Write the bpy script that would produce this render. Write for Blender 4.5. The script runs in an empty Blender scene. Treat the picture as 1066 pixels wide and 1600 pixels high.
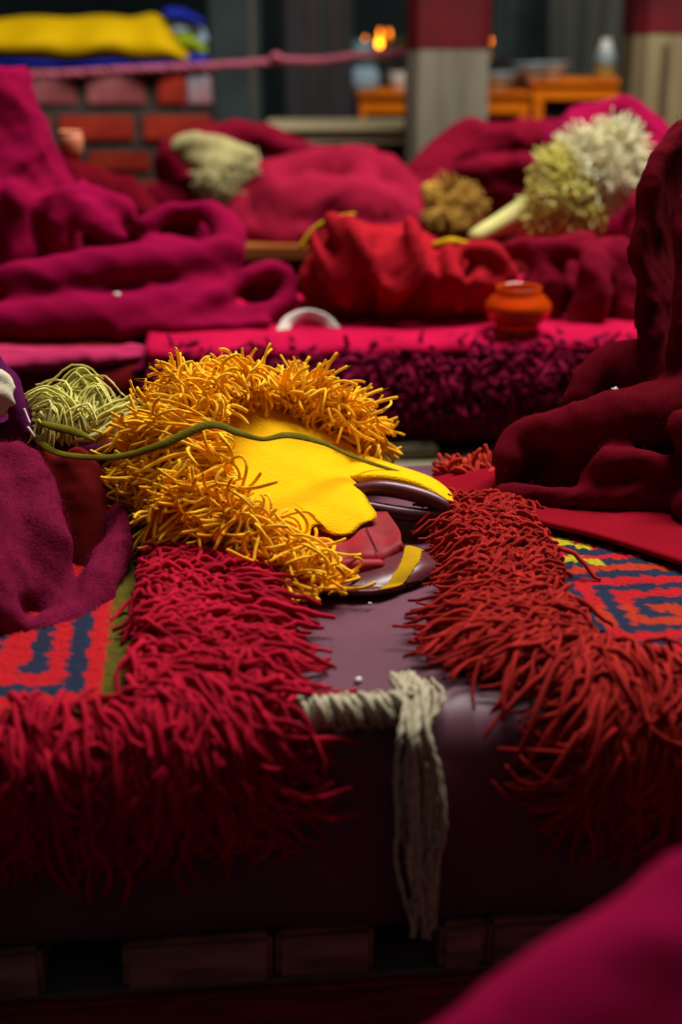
import bpy, bmesh, math, random
import numpy as np
from mathutils import Vector, Matrix
R0 = np.random.default_rng(7)
random.seed(7)
scene = bpy.context.scene
C = scene.collection

# ------------------------------------------------------------ camera
CAMZ, PITCH, FPX = 0.90, math.radians(19.0), 2222.2
cd = bpy.data.cameras.new('camera'); cam = bpy.data.objects.new('camera', cd); C.objects.link(cam)
cd.sensor_fit = 'VERTICAL'; cd.sensor_height = 36; cd.sensor_width = 24; cd.lens = 50
cd.clip_start = 0.02
cam.location = (0, 0, CAMZ); cam.rotation_euler = (math.pi/2 - PITCH, 0, 0)
cd.dof.use_dof = True; cd.dof.focus_distance = 1.50; cd.dof.aperture_fstop = 2.8
scene.camera = cam
# ------------------------------------------------------------ light
w = bpy.data.worlds.new('world'); scene.world = w; w.use_nodes = True
w.node_tree.nodes['Background'].inputs[0].default_value = (0.85, 0.92, 0.95, 1)
w.node_tree.nodes['Background'].inputs[1].default_value = 0.05
def area(name, loc, target, sx, sy, power, col):
    d = bpy.data.lights.new(name, 'AREA'); d.shape = 'RECTANGLE'; d.size = sx; d.size_y = sy
    d.energy = power; d.color = col
    o = bpy.data.objects.new(name, d); C.objects.link(o); o.location = loc
    o.rotation_euler = (Vector(target) - Vector(loc)).to_track_quat('-Z', 'Y').to_euler()
    return o
# the clerestory opening over the middle of the hall, above and behind the rows
area('skylight', (1.1, 2.9, 3.9), (0.5, 2.7, 0.4), 1.3, 2.8, 330, (1.0, 0.97, 0.92))
scene.view_settings.view_transform = 'Standard'; scene.view_settings.look = 'None'
scene.view_settings.gamma = 1; scene.view_settings.use_curve_mapping = False
scene.view_settings.exposure = 0.0

# ------------------------------------------------------------ pixel -> world
cp, sp_ = math.cos(PITCH), math.sin(PITCH)
def ray(px, py):
    u = (px-533)/FPX; v = (800-py)/FPX
    return np.array([u, cp + v*sp_, -sp_ + v*cp])
def P(px, py, d):                       # the point of that ray at floor distance d
    r = ray(px, py); return np.array([0, 0, CAMZ]) + r*(d/r[1])
def G(px, py, z):                       # ... at height z
    r = ray(px, py); return np.array([0, 0, CAMZ]) + r*((z-CAMZ)/r[2])
def mpp(p):                             # metres per pixel at a world point
    return (p[1]*cp - (p[2]-CAMZ)*sp_)/FPX

# ------------------------------------------------------------ helpers
def tag(o, label=None, cat=None, group=None, kind=None):
    if label: o['label'] = label
    if cat: o['category'] = cat
    if group: o['group'] = group
    if kind: o['kind'] = kind
    return o
def mesh_obj(name, verts, faces, mat, parent=None, smooth=True):
    me = bpy.data.meshes.new(name)
    me.from_pydata([tuple(v) for v in verts], [], [tuple(f) for f in faces]); me.update()
    return link(name, me, mat, parent, smooth)
def link(name, me, mat, parent=None, smooth=True):
    if smooth: me.shade_smooth()
    if mat: me.materials.clear(); me.materials.append(mat)
    o = bpy.data.objects.new(name, me); C.objects.link(o)
    if parent is not None:
        o.parent = parent; o.matrix_parent_inverse = Matrix.Translation(-parent.location) if parent.rotation_euler.z == 0 else parent.matrix_basis.inverted()
    return o
def empty(name, loc, label, cat, group=None):
    o = bpy.data.objects.new(name, None); C.objects.link(o); o.location = tuple(loc); o.empty_display_size = .05
    return tag(o, label, cat, group)
def cr(pts, n):                         # Catmull-Rom through rows of pts -> n samples
    p = np.asarray(pts, float); m = len(p)
    if m == 1: return np.repeat(p, n, 0)
    e = np.vstack([2*p[0]-p[1], p, 2*p[-1]-p[-2]])
    t = np.linspace(0, m-1, n); i = np.minimum(t.astype(int), m-2); f = (t-i)[:, None]
    a, b, c, d = e[i], e[i+1], e[i+2], e[i+3]
    return .5*((2*b)+(-a+c)*f+(2*a-5*b+4*c-d)*f*f+(-a+3*b-3*c+d)*f**3)
def nrm(v): return v/np.maximum(np.linalg.norm(v, axis=-1, keepdims=True), 1e-9)
def sweep(pts, rad, sides=14, n=None, squash=1.0, up=(0, 0, 1), vr=None, offset=0):
    """closed round-ended tube through pts; rad = half width, squash*rad = half height"""
    pts = np.asarray(pts, float); n = n or max(8, 6*len(pts))
    q = cr(np.column_stack([pts, rad, np.broadcast_to(squash, (len(pts),))]), n)
    p, r, s = q[:, :3], np.maximum(q[:, 3], 1e-4), q[:, 4]
    T = nrm(np.gradient(p, axis=0))
    # round ends
    cap = np.array([.0, .35, .66, .87, .97])
    off = np.array([1, .94, .75, .5, .25])
    P0 = [p[0]-T[0]*r[0]*o for o in off]; P1 = [p[-1]+T[-1]*r[-1]*o for o in off[::-1]]
    p = np.vstack([P0, p, P1]); T = np.vstack([np.repeat(T[:1], 5, 0), T, np.repeat(T[-1:], 5, 0)])
    s = np.concatenate([np.repeat(s[0], 5), s, np.repeat(s[-1], 5)])
    r = np.concatenate([r[0]*np.maximum(cap, .02), r, r[-1]*np.maximum(cap[::-1], .02)])
    up = np.broadcast_to(np.asarray(up, float), T.shape)
    a = nrm(np.cross(T, up)); b = nrm(np.cross(a, T))
    th = np.linspace(0, 2*np.pi, sides, endpoint=False)
    V = p[:, None]+r[:, None, None]*(np.cos(th)[None, :, None]*a[:, None]+(np.sin(th)[None, :, None]*s[:, None, None])*b[:, None])
    m = len(p); V = V.reshape(-1, 3)
    F = [(i*sides+j+offset, i*sides+(j+1) % sides+offset, (i+1)*sides+(j+1) % sides+offset, (i+1)*sides+j+offset) for i in range(m-1) for j in range(sides)]
    F += [tuple(range(offset, offset+sides))[::-1], tuple(range(offset+(m-1)*sides, offset+m*sides))]
    return V, F
def patch_pts(grid, nu, nv):
    g = np.asarray(grid, float)
    a = np.stack([cr(row, nv) for row in g])
    return np.stack([cr(a[:, j], nu) for j in range(nv)], 1)
def solid(grid, th, offset=0, side=None):
    """closed slab from a grid of points, thickness th, extruded along the normal (side=fixed vector to choose it)"""
    nu, nv = grid.shape[:2]
    n = nrm(np.cross(np.gradient(grid, axis=0), np.gradient(grid, axis=1)))
    if side is not None:
        n = n*np.sign((n*np.asarray(side)).sum(-1, keepdims=True)+1e-9)
    V = np.concatenate([grid.reshape(-1, 3), (grid+n*th).reshape(-1, 3)]); N = nu*nv
    ix = lambda i, j, k: offset+k*N+i*nv+j
    F = []
    for i in range(nu-1):
        for j in range(nv-1):
            F.append((ix(i, j, 0), ix(i, j+1, 0), ix(i+1, j+1, 0), ix(i+1, j, 0)))
            F.append((ix(i, j, 1), ix(i+1, j, 1), ix(i+1, j+1, 1), ix(i, j+1, 1)))
    for i in range(nu-1):
        F.append((ix(i, 0, 0), ix(i+1, 0, 0), ix(i+1, 0, 1), ix(i, 0, 1)))
        F.append((ix(i, nv-1, 0), ix(i, nv-1, 1), ix(i+1, nv-1, 1), ix(i+1, nv-1, 0)))
    for j in range(nv-1):
        F.append((ix(0, j, 0), ix(0, j, 1), ix(0, j+1, 1), ix(0, j+1, 0)))
        F.append((ix(nu-1, j, 0), ix(nu-1, j+1, 0), ix(nu-1, j+1, 1), ix(nu-1, j, 1)))
    return V, F
def boxvf(lo, hi, offset=0):
    (a, b, c), (d, e, f) = lo, hi
    V = np.array([(a,b,c),(d,b,c),(d,e,c),(a,e,c),(a,b,f),(d,b,f),(d,e,f),(a,e,f)], float)
    F = [tuple(offset+k for k in q) for q in ((3,2,1,0),(4,5,6,7),(0,1,5,4),(1,2,6,5),(2,3,7,6),(3,0,4,7))]
    return V, F
def bbox_mesh(name, size, bev=.004, seg=2, jitter=0):
    """bevelled box mesh sitting on z=0, centred in x,y"""
    bm = bmesh.new(); bmesh.ops.create_cube(bm, size=1)
    for v in bm.verts:
        v.co.x *= size[0]; v.co.y *= size[1]; v.co.z = (v.co.z+.5)*size[2]
        if jitter: v.co += Vector([random.uniform(-jitter, jitter) for _ in range(3)])
    bmesh.ops.bevel(bm, geom=bm.edges[:], offset=bev, segments=seg, affect='EDGES')
    me = bpy.data.meshes.new(name); bm.to_mesh(me); bm.free(); return me
def lathe(profile, seg=24):
    pr = np.asarray(profile, float); th = np.linspace(0, 2*np.pi, seg, endpoint=False); m = len(pr)
    V = np.stack([pr[:, None, 0]*np.cos(th), pr[:, None, 0]*np.sin(th), np.repeat(pr[:, 1:], seg, 1)], -1).reshape(-1, 3)
    F = [(i*seg+j, i*seg+(j+1) % seg, (i+1)*seg+(j+1) % seg, (i+1)*seg+j) for i in range(m-1) for j in range(seg)]
    F += [tuple(range(seg))[::-1], tuple(range((m-1)*seg, m*seg))]
    return V, F
def strands(name, paths, rad, mat, parent=None, sides=5, rnd=None, kind='stuff'):
    """one mesh of tubes: paths (N,K,3), rad (K,) or (N,K)"""
    paths = np.asarray(paths, float); N, K = paths.shape[:2]
    T = nrm(np.gradient(paths, axis=1))
    ref = nrm(R0.normal(size=(N, 1, 3)))
    a = nrm(np.cross(T, ref)); b = np.cross(T, a)
    rad = np.broadcast_to(rad, (N, K))
    th = np.linspace(0, 2*np.pi, sides, endpoint=False)
    V = paths[:, :, None]+rad[..., None, None]*(np.cos(th)[:, None]*a[:, :, None]+np.sin(th)[:, None]*b[:, :, None])
    V = V.reshape(-1, 3)
    base = (np.arange(N)*K*sides)[:, None, None]+(np.arange(K-1)*sides)[None, :, None]
    j = np.arange(sides)[None, None]; j2 = (j+1) % sides
    F = np.stack([base+j, base+j2, base+sides+j2, base+sides+j], -1).reshape(-1, 4)
    me = bpy.data.meshes.new(name)
    me.vertices.add(len(V)); me.vertices.foreach_set('co', V.astype(np.float32).ravel())
    me.loops.add(F.size); me.loops.foreach_set('vertex_index', F.astype(np.int32).ravel())
    me.polygons.add(len(F)); me.polygons.foreach_set('loop_start', np.arange(0, F.size, 4, dtype=np.int32))
    me.update(); me.validate()
    at = me.attributes.new('rnd', 'FLOAT', 'POINT')
    if rnd is None: rnd = R0.random(N)
    at.data.foreach_set('value', np.repeat(rnd, K*sides).astype(np.float32))
    o = link(name, me, mat, parent)
    if kind: o['kind'] = kind
    return o
def grow(p0, v0, length, K=9, grav=.25, curl=.5, zmin=None, jit=.15, tuft=None):
    """curly strands from roots p0 along v0"""
    N = len(p0); length = np.broadcast_to(length, (N,))
    v = nrm(v0+R0.normal(size=(N, 3))*jit); p = p0.copy(); out = [p.copy()]
    ax = nrm(R0.normal(size=(N, 3))); om = R0.normal(size=(N, 1))*curl
    if tuft is not None:                  # strands of a tuft curl together
        nt = tuft.max()+1; ax = nrm(nrm(R0.normal(size=(nt, 3)))[tuft]+ax*.35); om = (R0.normal(size=(nt, 1))*curl)[tuft]+om*.4
    for k in range(K-1):
        v = v+np.cross(ax, v)*om+R0.normal(size=(N, 3))*jit*.5; v[:, 2] -= grav
        v = nrm(v); p = p+v*(length/(K-2)*(.12 if k == K-2 else 1))[:, None]
        if zmin is not None: p[:, 2] = np.maximum(p[:, 2], zmin)
        out.append(p.copy())
    return np.stack(out, 1)
def taper(K, r, tip=.55):
    u = np.linspace(0, 1, K); return r*(1-(1-tip)*u**3)*np.where(u == 1, .5, 1)

# ------------------------------------------------------------ materials
def lin(c):
    return tuple((x/255/12.92 if x/255 <= .04045 else ((x/255+.055)/1.055)**2.4) for x in c)+(1,)
def nodes(name):
    m = bpy.data.materials.new(name); m.use_nodes = True; nt = m.node_tree
    return m, nt, nt.nodes, nt.nodes['Principled BSDF']
def cloth(name, c1, c2, scale=14, rough=.92, sheen=.0, tint=None, bump=.35, fine=520, bdist=.0012):
    """woven / felted wool: broad wear between two dye tones, fine fibre relief"""
    m, nt, N, b = nodes(name); L = nt.links.new
    tc = N.new('ShaderNodeTexCoord')
    n1 = N.new('ShaderNodeTexNoise'); n1.inputs['Scale'].default_value = scale; n1.inputs['Detail'].default_value = 5
    n2 = N.new('ShaderNodeTexNoise'); n2.inputs['Scale'].default_value = fine; n2.inputs['Detail'].default_value = 3
    for n in (n1, n2): L(tc.outputs['Object'], n.inputs['Vector'])
    mx = N.new('ShaderNodeMix'); mx.data_type = 'RGBA'; mx.inputs[6].default_value = lin(c1); mx.inputs[7].default_value = lin(c2)
    ad = N.new('ShaderNodeMath'); ad.operation = 'MULTIPLY_ADD'; ad.inputs[1].default_value = .5
    L(n2.outputs[0], ad.inputs[0])
    mr = N.new('ShaderNodeMapRange'); mr.inputs[1].default_value = .3; mr.inputs[2].default_value = .7; mr.inputs[4].default_value = .7
    L(n1.outputs[0], mr.inputs[0]); L(mr.outputs[0], ad.inputs[2]); ad.use_clamp = True
    L(ad.outputs[0], mx.inputs[0]); L(mx.outputs[2], b.inputs['Base Color'])
    b.inputs['Roughness'].default_value = rough; b.inputs['Specular IOR Level'].default_value = .03
    b.inputs['Sheen Weight'].default_value = sheen*.25; b.inputs['Sheen Roughness'].default_value = .45
    b.inputs['Sheen Tint'].default_value = lin(tint or c2)
    bp = N.new('ShaderNodeBump'); bp.inputs['Strength'].default_value = bump; bp.inputs['Distance'].default_value = bdist
    L(n2.outputs[0], bp.inputs['Height']); L(bp.outputs[0], b.inputs['Normal'])
    return m
def yarn(name, c1, c2, rough=.9, sheen=.3, fine=900):
    m, nt, N, b = nodes(name); L = nt.links.new
    at = N.new('ShaderNodeAttribute'); at.attribute_name = 'rnd'
    tc = N.new('ShaderNodeTexCoord'); n2 = N.new('ShaderNodeTexNoise'); n2.inputs['Scale'].default_value = fine; n2.inputs['Detail'].default_value = 2
    L(tc.outputs['Object'], n2.inputs['Vector'])
    ad = N.new('ShaderNodeMath'); ad.operation = 'MULTIPLY_ADD'; ad.inputs[1].default_value = .5; ad.inputs[2].default_value = -.12; ad.use_clamp = True
    a2 = N.new('ShaderNodeMath'); a2.operation = 'MULTIPLY_ADD'; a2.inputs[1].default_value = .75
    L(at.outputs['Fac'], a2.inputs[0]); L(n2.outputs[0], ad.inputs[0]); L(ad.outputs[0], a2.inputs[2])
    mx = N.new('ShaderNodeMix'); mx.data_type = 'RGBA'; mx.inputs[6].default_value = lin(c1); mx.inputs[7].default_value = lin(c2)
    L(a2.outputs[0], mx.inputs[0]); L(mx.outputs[2], b.inputs['Base Color'])
    b.inputs['Roughness'].default_value = rough; b.inputs['Specular IOR Level'].default_value = .04
    b.inputs['Sheen Weight'].default_value = sheen*.3; b.inputs['Sheen Tint'].default_value = lin(c2)
    bp = N.new('ShaderNodeBump'); bp.inputs['Strength'].default_value = .5; bp.inputs['Distance'].default_value = .0012
    L(n2.outputs[0], bp.inputs['Height']); L(bp.outputs[0], b.inputs['Normal'])
    return m
def plain(name, c1, c2=None, scale=20, rough=.6, spec=.4, bump=.15, stretch=(1, 1, 1), metal=0, coat=0, bdist=.002):
    m, nt, N, b = nodes(name); L = nt.links.new
    tc = N.new('ShaderNodeTexCoord'); mp = N.new('ShaderNodeMapping'); mp.inputs['Scale'].default_value = stretch
    n1 = N.new('ShaderNodeTexNoise'); n1.inputs['Scale'].default_value = scale; n1.inputs['Detail'].default_value = 8
    L(tc.outputs['Object'], mp.inputs[0]); L(mp.outputs[0], n1.inputs['Vector'])
    mx = N.new('ShaderNodeMix'); mx.data_type = 'RGBA'; mx.inputs[6].default_value = lin(c1); mx.inputs[7].default_value = lin(c2 or c1)
    mr = N.new('ShaderNodeMapRange'); mr.inputs[1].default_value = .32; mr.inputs[2].default_value = .68
    L(n1.outputs[0], mr.inputs[0]); L(mr.outputs[0], mx.inputs[0]); L(mx.outputs[2], b.inputs['Base Color'])
    b.inputs['Roughness'].default_value = rough; b.inputs['Specular IOR Level'].default_value = spec
    b.inputs['Metallic'].default_value = metal; b.inputs['Coat Weight'].default_value = coat
    bp = N.new('ShaderNodeBump'); bp.inputs['Strength'].default_value = bump; bp.inputs['Distance'].default_value = bdist
    L(n1.outputs[0], bp.inputs['Height']); L(bp.outputs[0], b.inputs['Normal'])
    return m
def attrcol(name, rough=.95):
    """woven pile whose colour is the dye of each knot"""
    m, nt, N, b = nodes(name); L = nt.links.new
    at = N.new('ShaderNodeAttribute'); at.attribute_name = 'dye'
    tc = N.new('ShaderNodeTexCoord'); n2 = N.new('ShaderNodeTexNoise'); n2.inputs['Scale'].default_value = 420; n2.inputs['Detail'].default_value = 3
    L(tc.outputs['Object'], n2.inputs['Vector'])
    hs = N.new('ShaderNodeHueSaturation'); mr = N.new('ShaderNodeMapRange'); mr.inputs[3].default_value = .55; mr.inputs[4].default_value = 1.35
    L(n2.outputs[0], mr.inputs[0]); L(mr.outputs[0], hs.inputs['Value']); L(at.outputs['Color'], hs.inputs['Color'])
    L(hs.outputs[0], b.inputs['Base Color']); b.inputs['Roughness'].default_value = rough; b.inputs['Specular IOR Level'].default_value = .1
    bp = N.new('ShaderNodeBump'); bp.inputs['Strength'].default_value = .8; bp.inputs['Distance'].default_value = .003
    L(n2.outputs[0], bp.inputs['Height']); L(bp.outputs[0], b.inputs['Normal'])
    return m
def glow(name, c, s):
    m, nt, N, b = nodes(name); b.inputs['Base Color'].default_value = lin(c)
    b.inputs['Emission Color'].default_value = lin(c); b.inputs['Emission Strength'].default_value = s
    return m
def glass(name, c, rough=.08, trans=1.0):
    m, nt, N, b = nodes(name); b.inputs['Base Color'].default_value = lin(c); b.inputs['Roughness'].default_value = rough
    b.inputs['Transmission Weight'].default_value = trans; b.inputs['IOR'].default_value = 1.45
    return m

M = dict(
 floor=plain('floor_paint', (46, 14, 12), (30, 10, 10), 8, .7),
 vinyl=plain('vinyl', (104, 54, 72), (74, 38, 52), 5, .5, .3, .12),
 beam=plain('red_painted_beam', (150, 42, 36), (96, 26, 24), 14, .75, .3, .4, (1, 1, 6)),
 block=plain('dark_timber', (160, 112, 98), (104, 72, 64), 18, .8, .2, .6, (1, 4, 4)),
 greywood=plain('grey_timber', (150, 142, 114), (108, 100, 78), 12, .85, .2, .5, (.6, 4, 4)),
 palewood=plain('pale_bench_wood', (190, 174, 138), (150, 134, 100), 8, .85, .2, .4, (.5, 4, 4)),
 ledge=plain('dusty_concrete', (110, 105, 98), (84, 80, 76), 30, .95, .1),
 yellow=yarn('yellow_yarn', (250, 172, 20), (255, 206, 56)),
 yfelt=cloth('yellow_felt', (240, 172, 10), (250, 188, 18), 30, .95, .25, (255, 200, 60), .7, 420, .0025),
 leather=plain('maroon_leather', (74, 22, 32), (98, 30, 42), 40, .36, .5, .35),
 redleather=plain('red_leather', (158, 13, 26), (120, 10, 22), 26, .6, .2, .5),
 ribbon=cloth('yellow_ribbon', (160, 120, 12), (182, 138, 18), 40, .8, 0, None, .4, 600),
 olive=cloth('olive_cord', (86, 80, 18), (118, 106, 28), 60, .8, 0, None, .6, 500),
 rugred=yarn('crimson_yarn', (122, 10, 26), (190, 24, 52)),
 rugrust=yarn('rust_red_yarn', (116, 20, 16), (176, 42, 38)),
 rugorange=yarn('orange_red_yarn', (160, 40, 30), (200, 62, 46)),
 knot=attrcol('knotted_pile'),
 redmat=cloth('red_felt_mat', (112, 7, 22), (134, 10, 28), 16, .95, .2),
 pinkmat=cloth('pink_red_mat', (150, 9, 48), (176, 14, 58), 14, .95, .2),
 pinkyarn=yarn('dark_magenta_yarn', (84, 8, 36), (140, 18, 62)),
 magenta=cloth('magenta_wool', (112, 4, 44), (136, 7, 54), 10, .95, .35, (230, 40, 120)),
 crimson=cloth('crimson_wool', (90, 6, 26), (116, 10, 34), 10, .95, .3, (230, 60, 90)),
 pinkred=cloth('pink_red_wool', (120, 14, 38), (146, 24, 50), 9, .95, .3, (240, 80, 110)),
 brightred=cloth('bright_red_cotton', (136, 15, 26), (158, 21, 34), 12, .9, .3, (240, 90, 90)),
 maroon=cloth('maroon_wool', (74, 3, 14), (94, 5, 20), 12, .95, .3, (190, 20, 50)),
 purple=cloth('plum_felt', (92, 12, 40), (114, 19, 52), 22, .95, .35, (180, 40, 90), .8, 380, .002),
 darkrust=cloth('dark_rust_felt', (82, 12, 14), (104, 18, 18), 18, .95, .2),
 aubergine=cloth('aubergine_cotton', (70, 12, 56), (86, 18, 68), 30, .8, .1),
 mauve=cloth('mauve_cotton', (150, 30, 70), (172, 44, 86), 8, .9, .2),
 cream=yarn('cream_yarn', (214, 204, 160), (240, 234, 200)),
 lime=yarn('lime_cream_yarn', (198, 190, 70), (236, 228, 148)),
 oldcream=yarn('undyed_yarn', (150, 136, 108), (192, 182, 156)),
 ochreyarn=yarn('ochre_yarn', (150, 108, 40), (196, 156, 76)),
 stemfelt=cloth('pale_lime_felt', (176, 170, 92), (200, 194, 126), 20),
 creamcloth=cloth('cream_cotton', (190, 176, 150), (208, 196, 172), 30, .9),
 greyfelt=cloth('grey_cream_felt', (140, 130, 84), (164, 154, 106), 16),
 white=plain('white_tape', (226, 222, 210), (206, 200, 188), 60, .7),
 ochrewood=plain('ochre_board', (158, 84, 26), (120, 60, 20), 10, .6, .3, .3, (.5, 5, 5)),
 amber=glass('amber_glass', (250, 100, 14), .1, .7),
 wall=plain('dark_plaster', (30, 44, 46), (18, 28, 30), 2, .9),
 colgrey=plain('bare_column_wood', (128, 122, 104), (92, 86, 72), 6, .8, .2, .3, (3, 3, .3)),
 coltan=plain('tan_column_wood', (140, 128, 92), (104, 90, 60), 6, .8, .2, .3, (3, 3, .3)),
 colred=plain('column_red_paint', (96, 8, 18), (70, 6, 16), 8, .6, .3, .1),
 colteal=plain('teal_grey_column', (62, 76, 74), (44, 56, 56), 5, .7, .3),
 colpale=plain('pale_corner_strip', (104, 92, 80), (84, 74, 64), 8, .8),
 colglass=plain('smoky_panel', (62, 62, 64), (46, 44, 46), 3, .35, .5),
 brick=plain('red_brick', (176, 52, 30), (142, 34, 22), 12, .85, .2, .3),
 brickpink=plain('worn_pink_brick', (168, 96, 98), (140, 66, 64), 9, .85, .2, .3),
 brickwhite=plain('whitewashed_brick', (160, 160, 172), (170, 110, 112), 8, .85, .2, .3),
 mortar=plain('grey_mortar', (84, 72, 66), (62, 52, 48), 20, .95, .1),
 ysilk=cloth('yellow_silk', (186, 146, 4), (206, 164, 8), 5, .6, .2),
 bluesilk=cloth('blue_silk', (24, 34, 130), (34, 46, 160), 6, .6),
 greensilk=cloth('green_silk', (130, 150, 20), (150, 168, 40), 6, .6),
 palesilk=cloth('pale_blue_silk', (140, 170, 190), (160, 186, 200), 6, .6),
 pinkrope=cloth('pink_rope', (170, 84, 104), (190, 100, 116), 30, .9),
 orange=plain('orange_lacquer', (255, 136, 6), (246, 120, 4), 10, .7, .15, .05),
 darkpanel=plain('dark_recess_panel', (30, 26, 22), (22, 20, 18), 8, .7),
 greycloth=cloth('grey_hanging', (98, 98, 88), (76, 78, 72), 3, .9),
 brass=plain('brass', (196, 140, 50), (170, 112, 36), 20, .35, .5, .05, (1, 1, 1), .8),
 flame=glow('flame', (255, 140, 20), 14.0),
 steel=plain('steel_bowl', (180, 192, 192), (150, 162, 162), 12, .35, .5, .05, (1, 1, 1), .3),
 tealvase=plain('teal_glaze', (110, 150, 146), (84, 124, 124), 8, .4),
 bottlew=plain('white_plastic', (216, 214, 206), None, 8, .4),
 bottlelab=plain('green_blue_label', (150, 176, 150), (120, 160, 190), 6, .5),
 peach=plain('peach_matte', (204, 128, 88), (184, 108, 72), 10, .6),
 leaf=plain('green_leaves', (110, 130, 20), (80, 110, 20), 30, .5),
 lint=plain('white_lint', (226, 216, 206), None, 50, .95),
)

# ------------------------------------------------------------ rows of seats: local frame (s along the row, v depth)
S = 0.37; RE = 0.05; ALPHA = math.radians(6.0)
E1 = np.array([math.cos(ALPHA), math.sin(ALPHA), 0]); E2 = np.array([-math.sin(ALPHA), math.cos(ALPHA), 0])
class Row:
    def __init__(s, px, py, top=S):
        o = G(px, py, top); s.top = top
        s.O = np.array([o[0], o[1], 0]) - E2*RE
    def loc(s, p):                       # world -> (s, t); t<0 on top, t>0 down over the front edge
        d = np.asarray(p)-s.O; return d@E1, RE-(d@E2)
    def ST(s, px, py): return s.loc(G(px, py, s.top))
    def at(s, a, t, h=0):
        a, t, h = np.broadcast_arrays(np.asarray(a, float), np.asarray(t, float), np.asarray(h, float))
        ang = np.clip(t/RE, 0, math.pi/2)
        v = np.where(t < 0, RE-t, RE-RE*np.sin(ang)); z = np.where(t < 0, s.top, s.top-RE+RE*np.cos(ang))
        z = z-np.maximum(t-RE*math.pi/2, 0)
        v = v-np.sin(ang)*h; z = z+np.cos(ang)*h
        return s.O+a[..., None]*E1+v[..., None]*E2+z[..., None]*np.array([0, 0, 1.])
r1 = Row(600, 1085); r2 = Row(600, 549)

# ------------------------------------------------------------ setting
def quad(name, pts, mat):
    o = mesh_obj(name, pts, [(0, 1, 2, 3)], mat, None, False); o['kind'] = 'structure'; return o
quad('floor', [(-5, -1, 0), (5, -1, 0), (5, 8, 0), (-5, 8, 0)], M['floor'])
quad('wall_back', [(-5, 7.6, 0), (5, 7.6, 0), (5, 7.6, 4.5), (-5, 7.6, 4.5)], M['wall'])
quad('wall_left', [(-5, -1, 0), (-5, 8, 0), (-5, 8, 4.5), (-5, -1, 4.5)], M['wall'])
quad('wall_right', [(5, -1, 0), (5, 8, 0), (5, 8, 4.5), (5, -1, 4.5)], M['wall'])

def local_box(row, name, s0, s1, v0, v1, z0, z1, mat, parent=None, bev=.004, jit=0):
    me = bbox_mesh(name, (s1-s0, v1-v0, z1-z0), bev, 2, jit)
    o = link(name, me, mat, None, False)
    c = row.O+(s0+s1)/2*E1+(v0+v1)/2*E2
    o.location = (c[0], c[1], z0); o.rotation_euler = (0, 0, ALPHA)
    if parent is not None: o.parent = parent
    return o
def mattress(row, name, s0, s1, depth, zb, mat, label, amp=.004):
    ns = 90; ts = np.concatenate([np.linspace(-depth+RE, -.002, 26), np.linspace(0, RE*math.pi/2, 10), np.linspace(RE*math.pi/2+.01, RE*.57+row.top-zb-.012, 8)])
    ss = np.linspace(s0, s1, ns); A, T = np.meshgrid(ss, ts, indexing='ij')
    h = amp*(np.sin(A*17+T*9)+np.sin(A*31-T*23+1))*.5
    g = row.at(A, T, h)
    # bulge and bottom lip, then a flat bottom and back
    lip = g[:, -1:].copy(); lip[..., 2] = zb; lip += E2*.015
    back = row.O+ss[:, None, None]*E1+np.array([0, 0, zb])+E2*depth
    g = np.concatenate([back, g, lip], 1); m = g.shape[1]
    V = g.reshape(-1, 3); F = [(i*m+j, i*m+(j+1) % m, (i+1)*m+(j+1) % m, (i+1)*m+j) for i in range(ns-1) for j in range(m)]
    F += [tuple(range(m))[::-1], tuple(range((ns-1)*m, ns*m))]
    return tag(mesh_obj(name, V, F, mat), label, 'mattress')

D1 = 0.68
mattress(r1, 'seat_mattress', -1.1, 1.2, D1, .172, M['vinyl'], 'long mattress covered in plum vinyl, under the fringed rugs in front')
# plinth beam, dusty ledge and timber blocks under it
tag(local_box(r1, 'plinth_beam', -1.1, 1.2, .0, D1, .0, .118, M['beam'], None, .004), 'dark red painted beam running along the bottom edge', 'beam')
tag(local_box(r1, 'ledge_slab', -1.1, 1.2, .012, D1, .118, .124, M['ledge'], None, .001), 'dusty grey slab seen in the gaps between the timber blocks', 'slab')
def s_at(row, px, py, v, z):             # s of a pixel on the vertical plane at local depth v
    r = ray(px, py); o = np.array([0, 0, CAMZ])
    k = ((row.O+v*E2-o)@E2)/(r@E2); return (o+r*k-row.O)@E1
bl = [(-90, 68, 'left end of the row, cut by the frame'), (192, 428, 'just left of the crack below the crimson fringe'), (431, 584, 'left of the gap behind the tassel'), (684, 758, 'right behind the end of the tassel'), (758, 1300, 'running right under the rust red fringe')]
for a, b, tx in bl:
    s0, s1 = s_at(r1, a, 1470, .02, .15), s_at(r1, b, 1470, .02, .15)
    tag(local_box(r1, 'timber_block', s0, s1-.0015, .004+random.uniform(0, .004), .30, .124, .172, M['block'], None, .005, .0012),
        'dark timber block under the vinyl mattress, '+tx, 'timber', 'timber blocks under the mattress')

# second row
D2 = 0.72
mattress(r2, 'seat_mattress', -1.6, 1.7, D2, .215, M['darkrust'], 'second row mattress under the pink shag rug behind the yellow hat', .006)
for (a, b, v0, v1, zb, zt, tx) in [(566, 686, -.045, -.006, .2035, .230, 'short upper board'), (480, 1150, -.105, .014, 0, .203, 'long lower board')]:
    s0, s1 = s_at(r2, a, 700, v0, 0), s_at(r2, b, 700, v0, 0)
    tag(local_box(r2, 'step_board', s0, s1, v0, v1, zb, zt, M['greywood'], None, .006, .0015), 'grey weathered '+tx+' under the second row of seats', 'board')
tag(local_box(r2, 'plinth_beam', -1.6, 1.7, .02, D2, 0, .182, M['beam'], None), 'dark beam carrying the second row mattress', 'beam')
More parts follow.
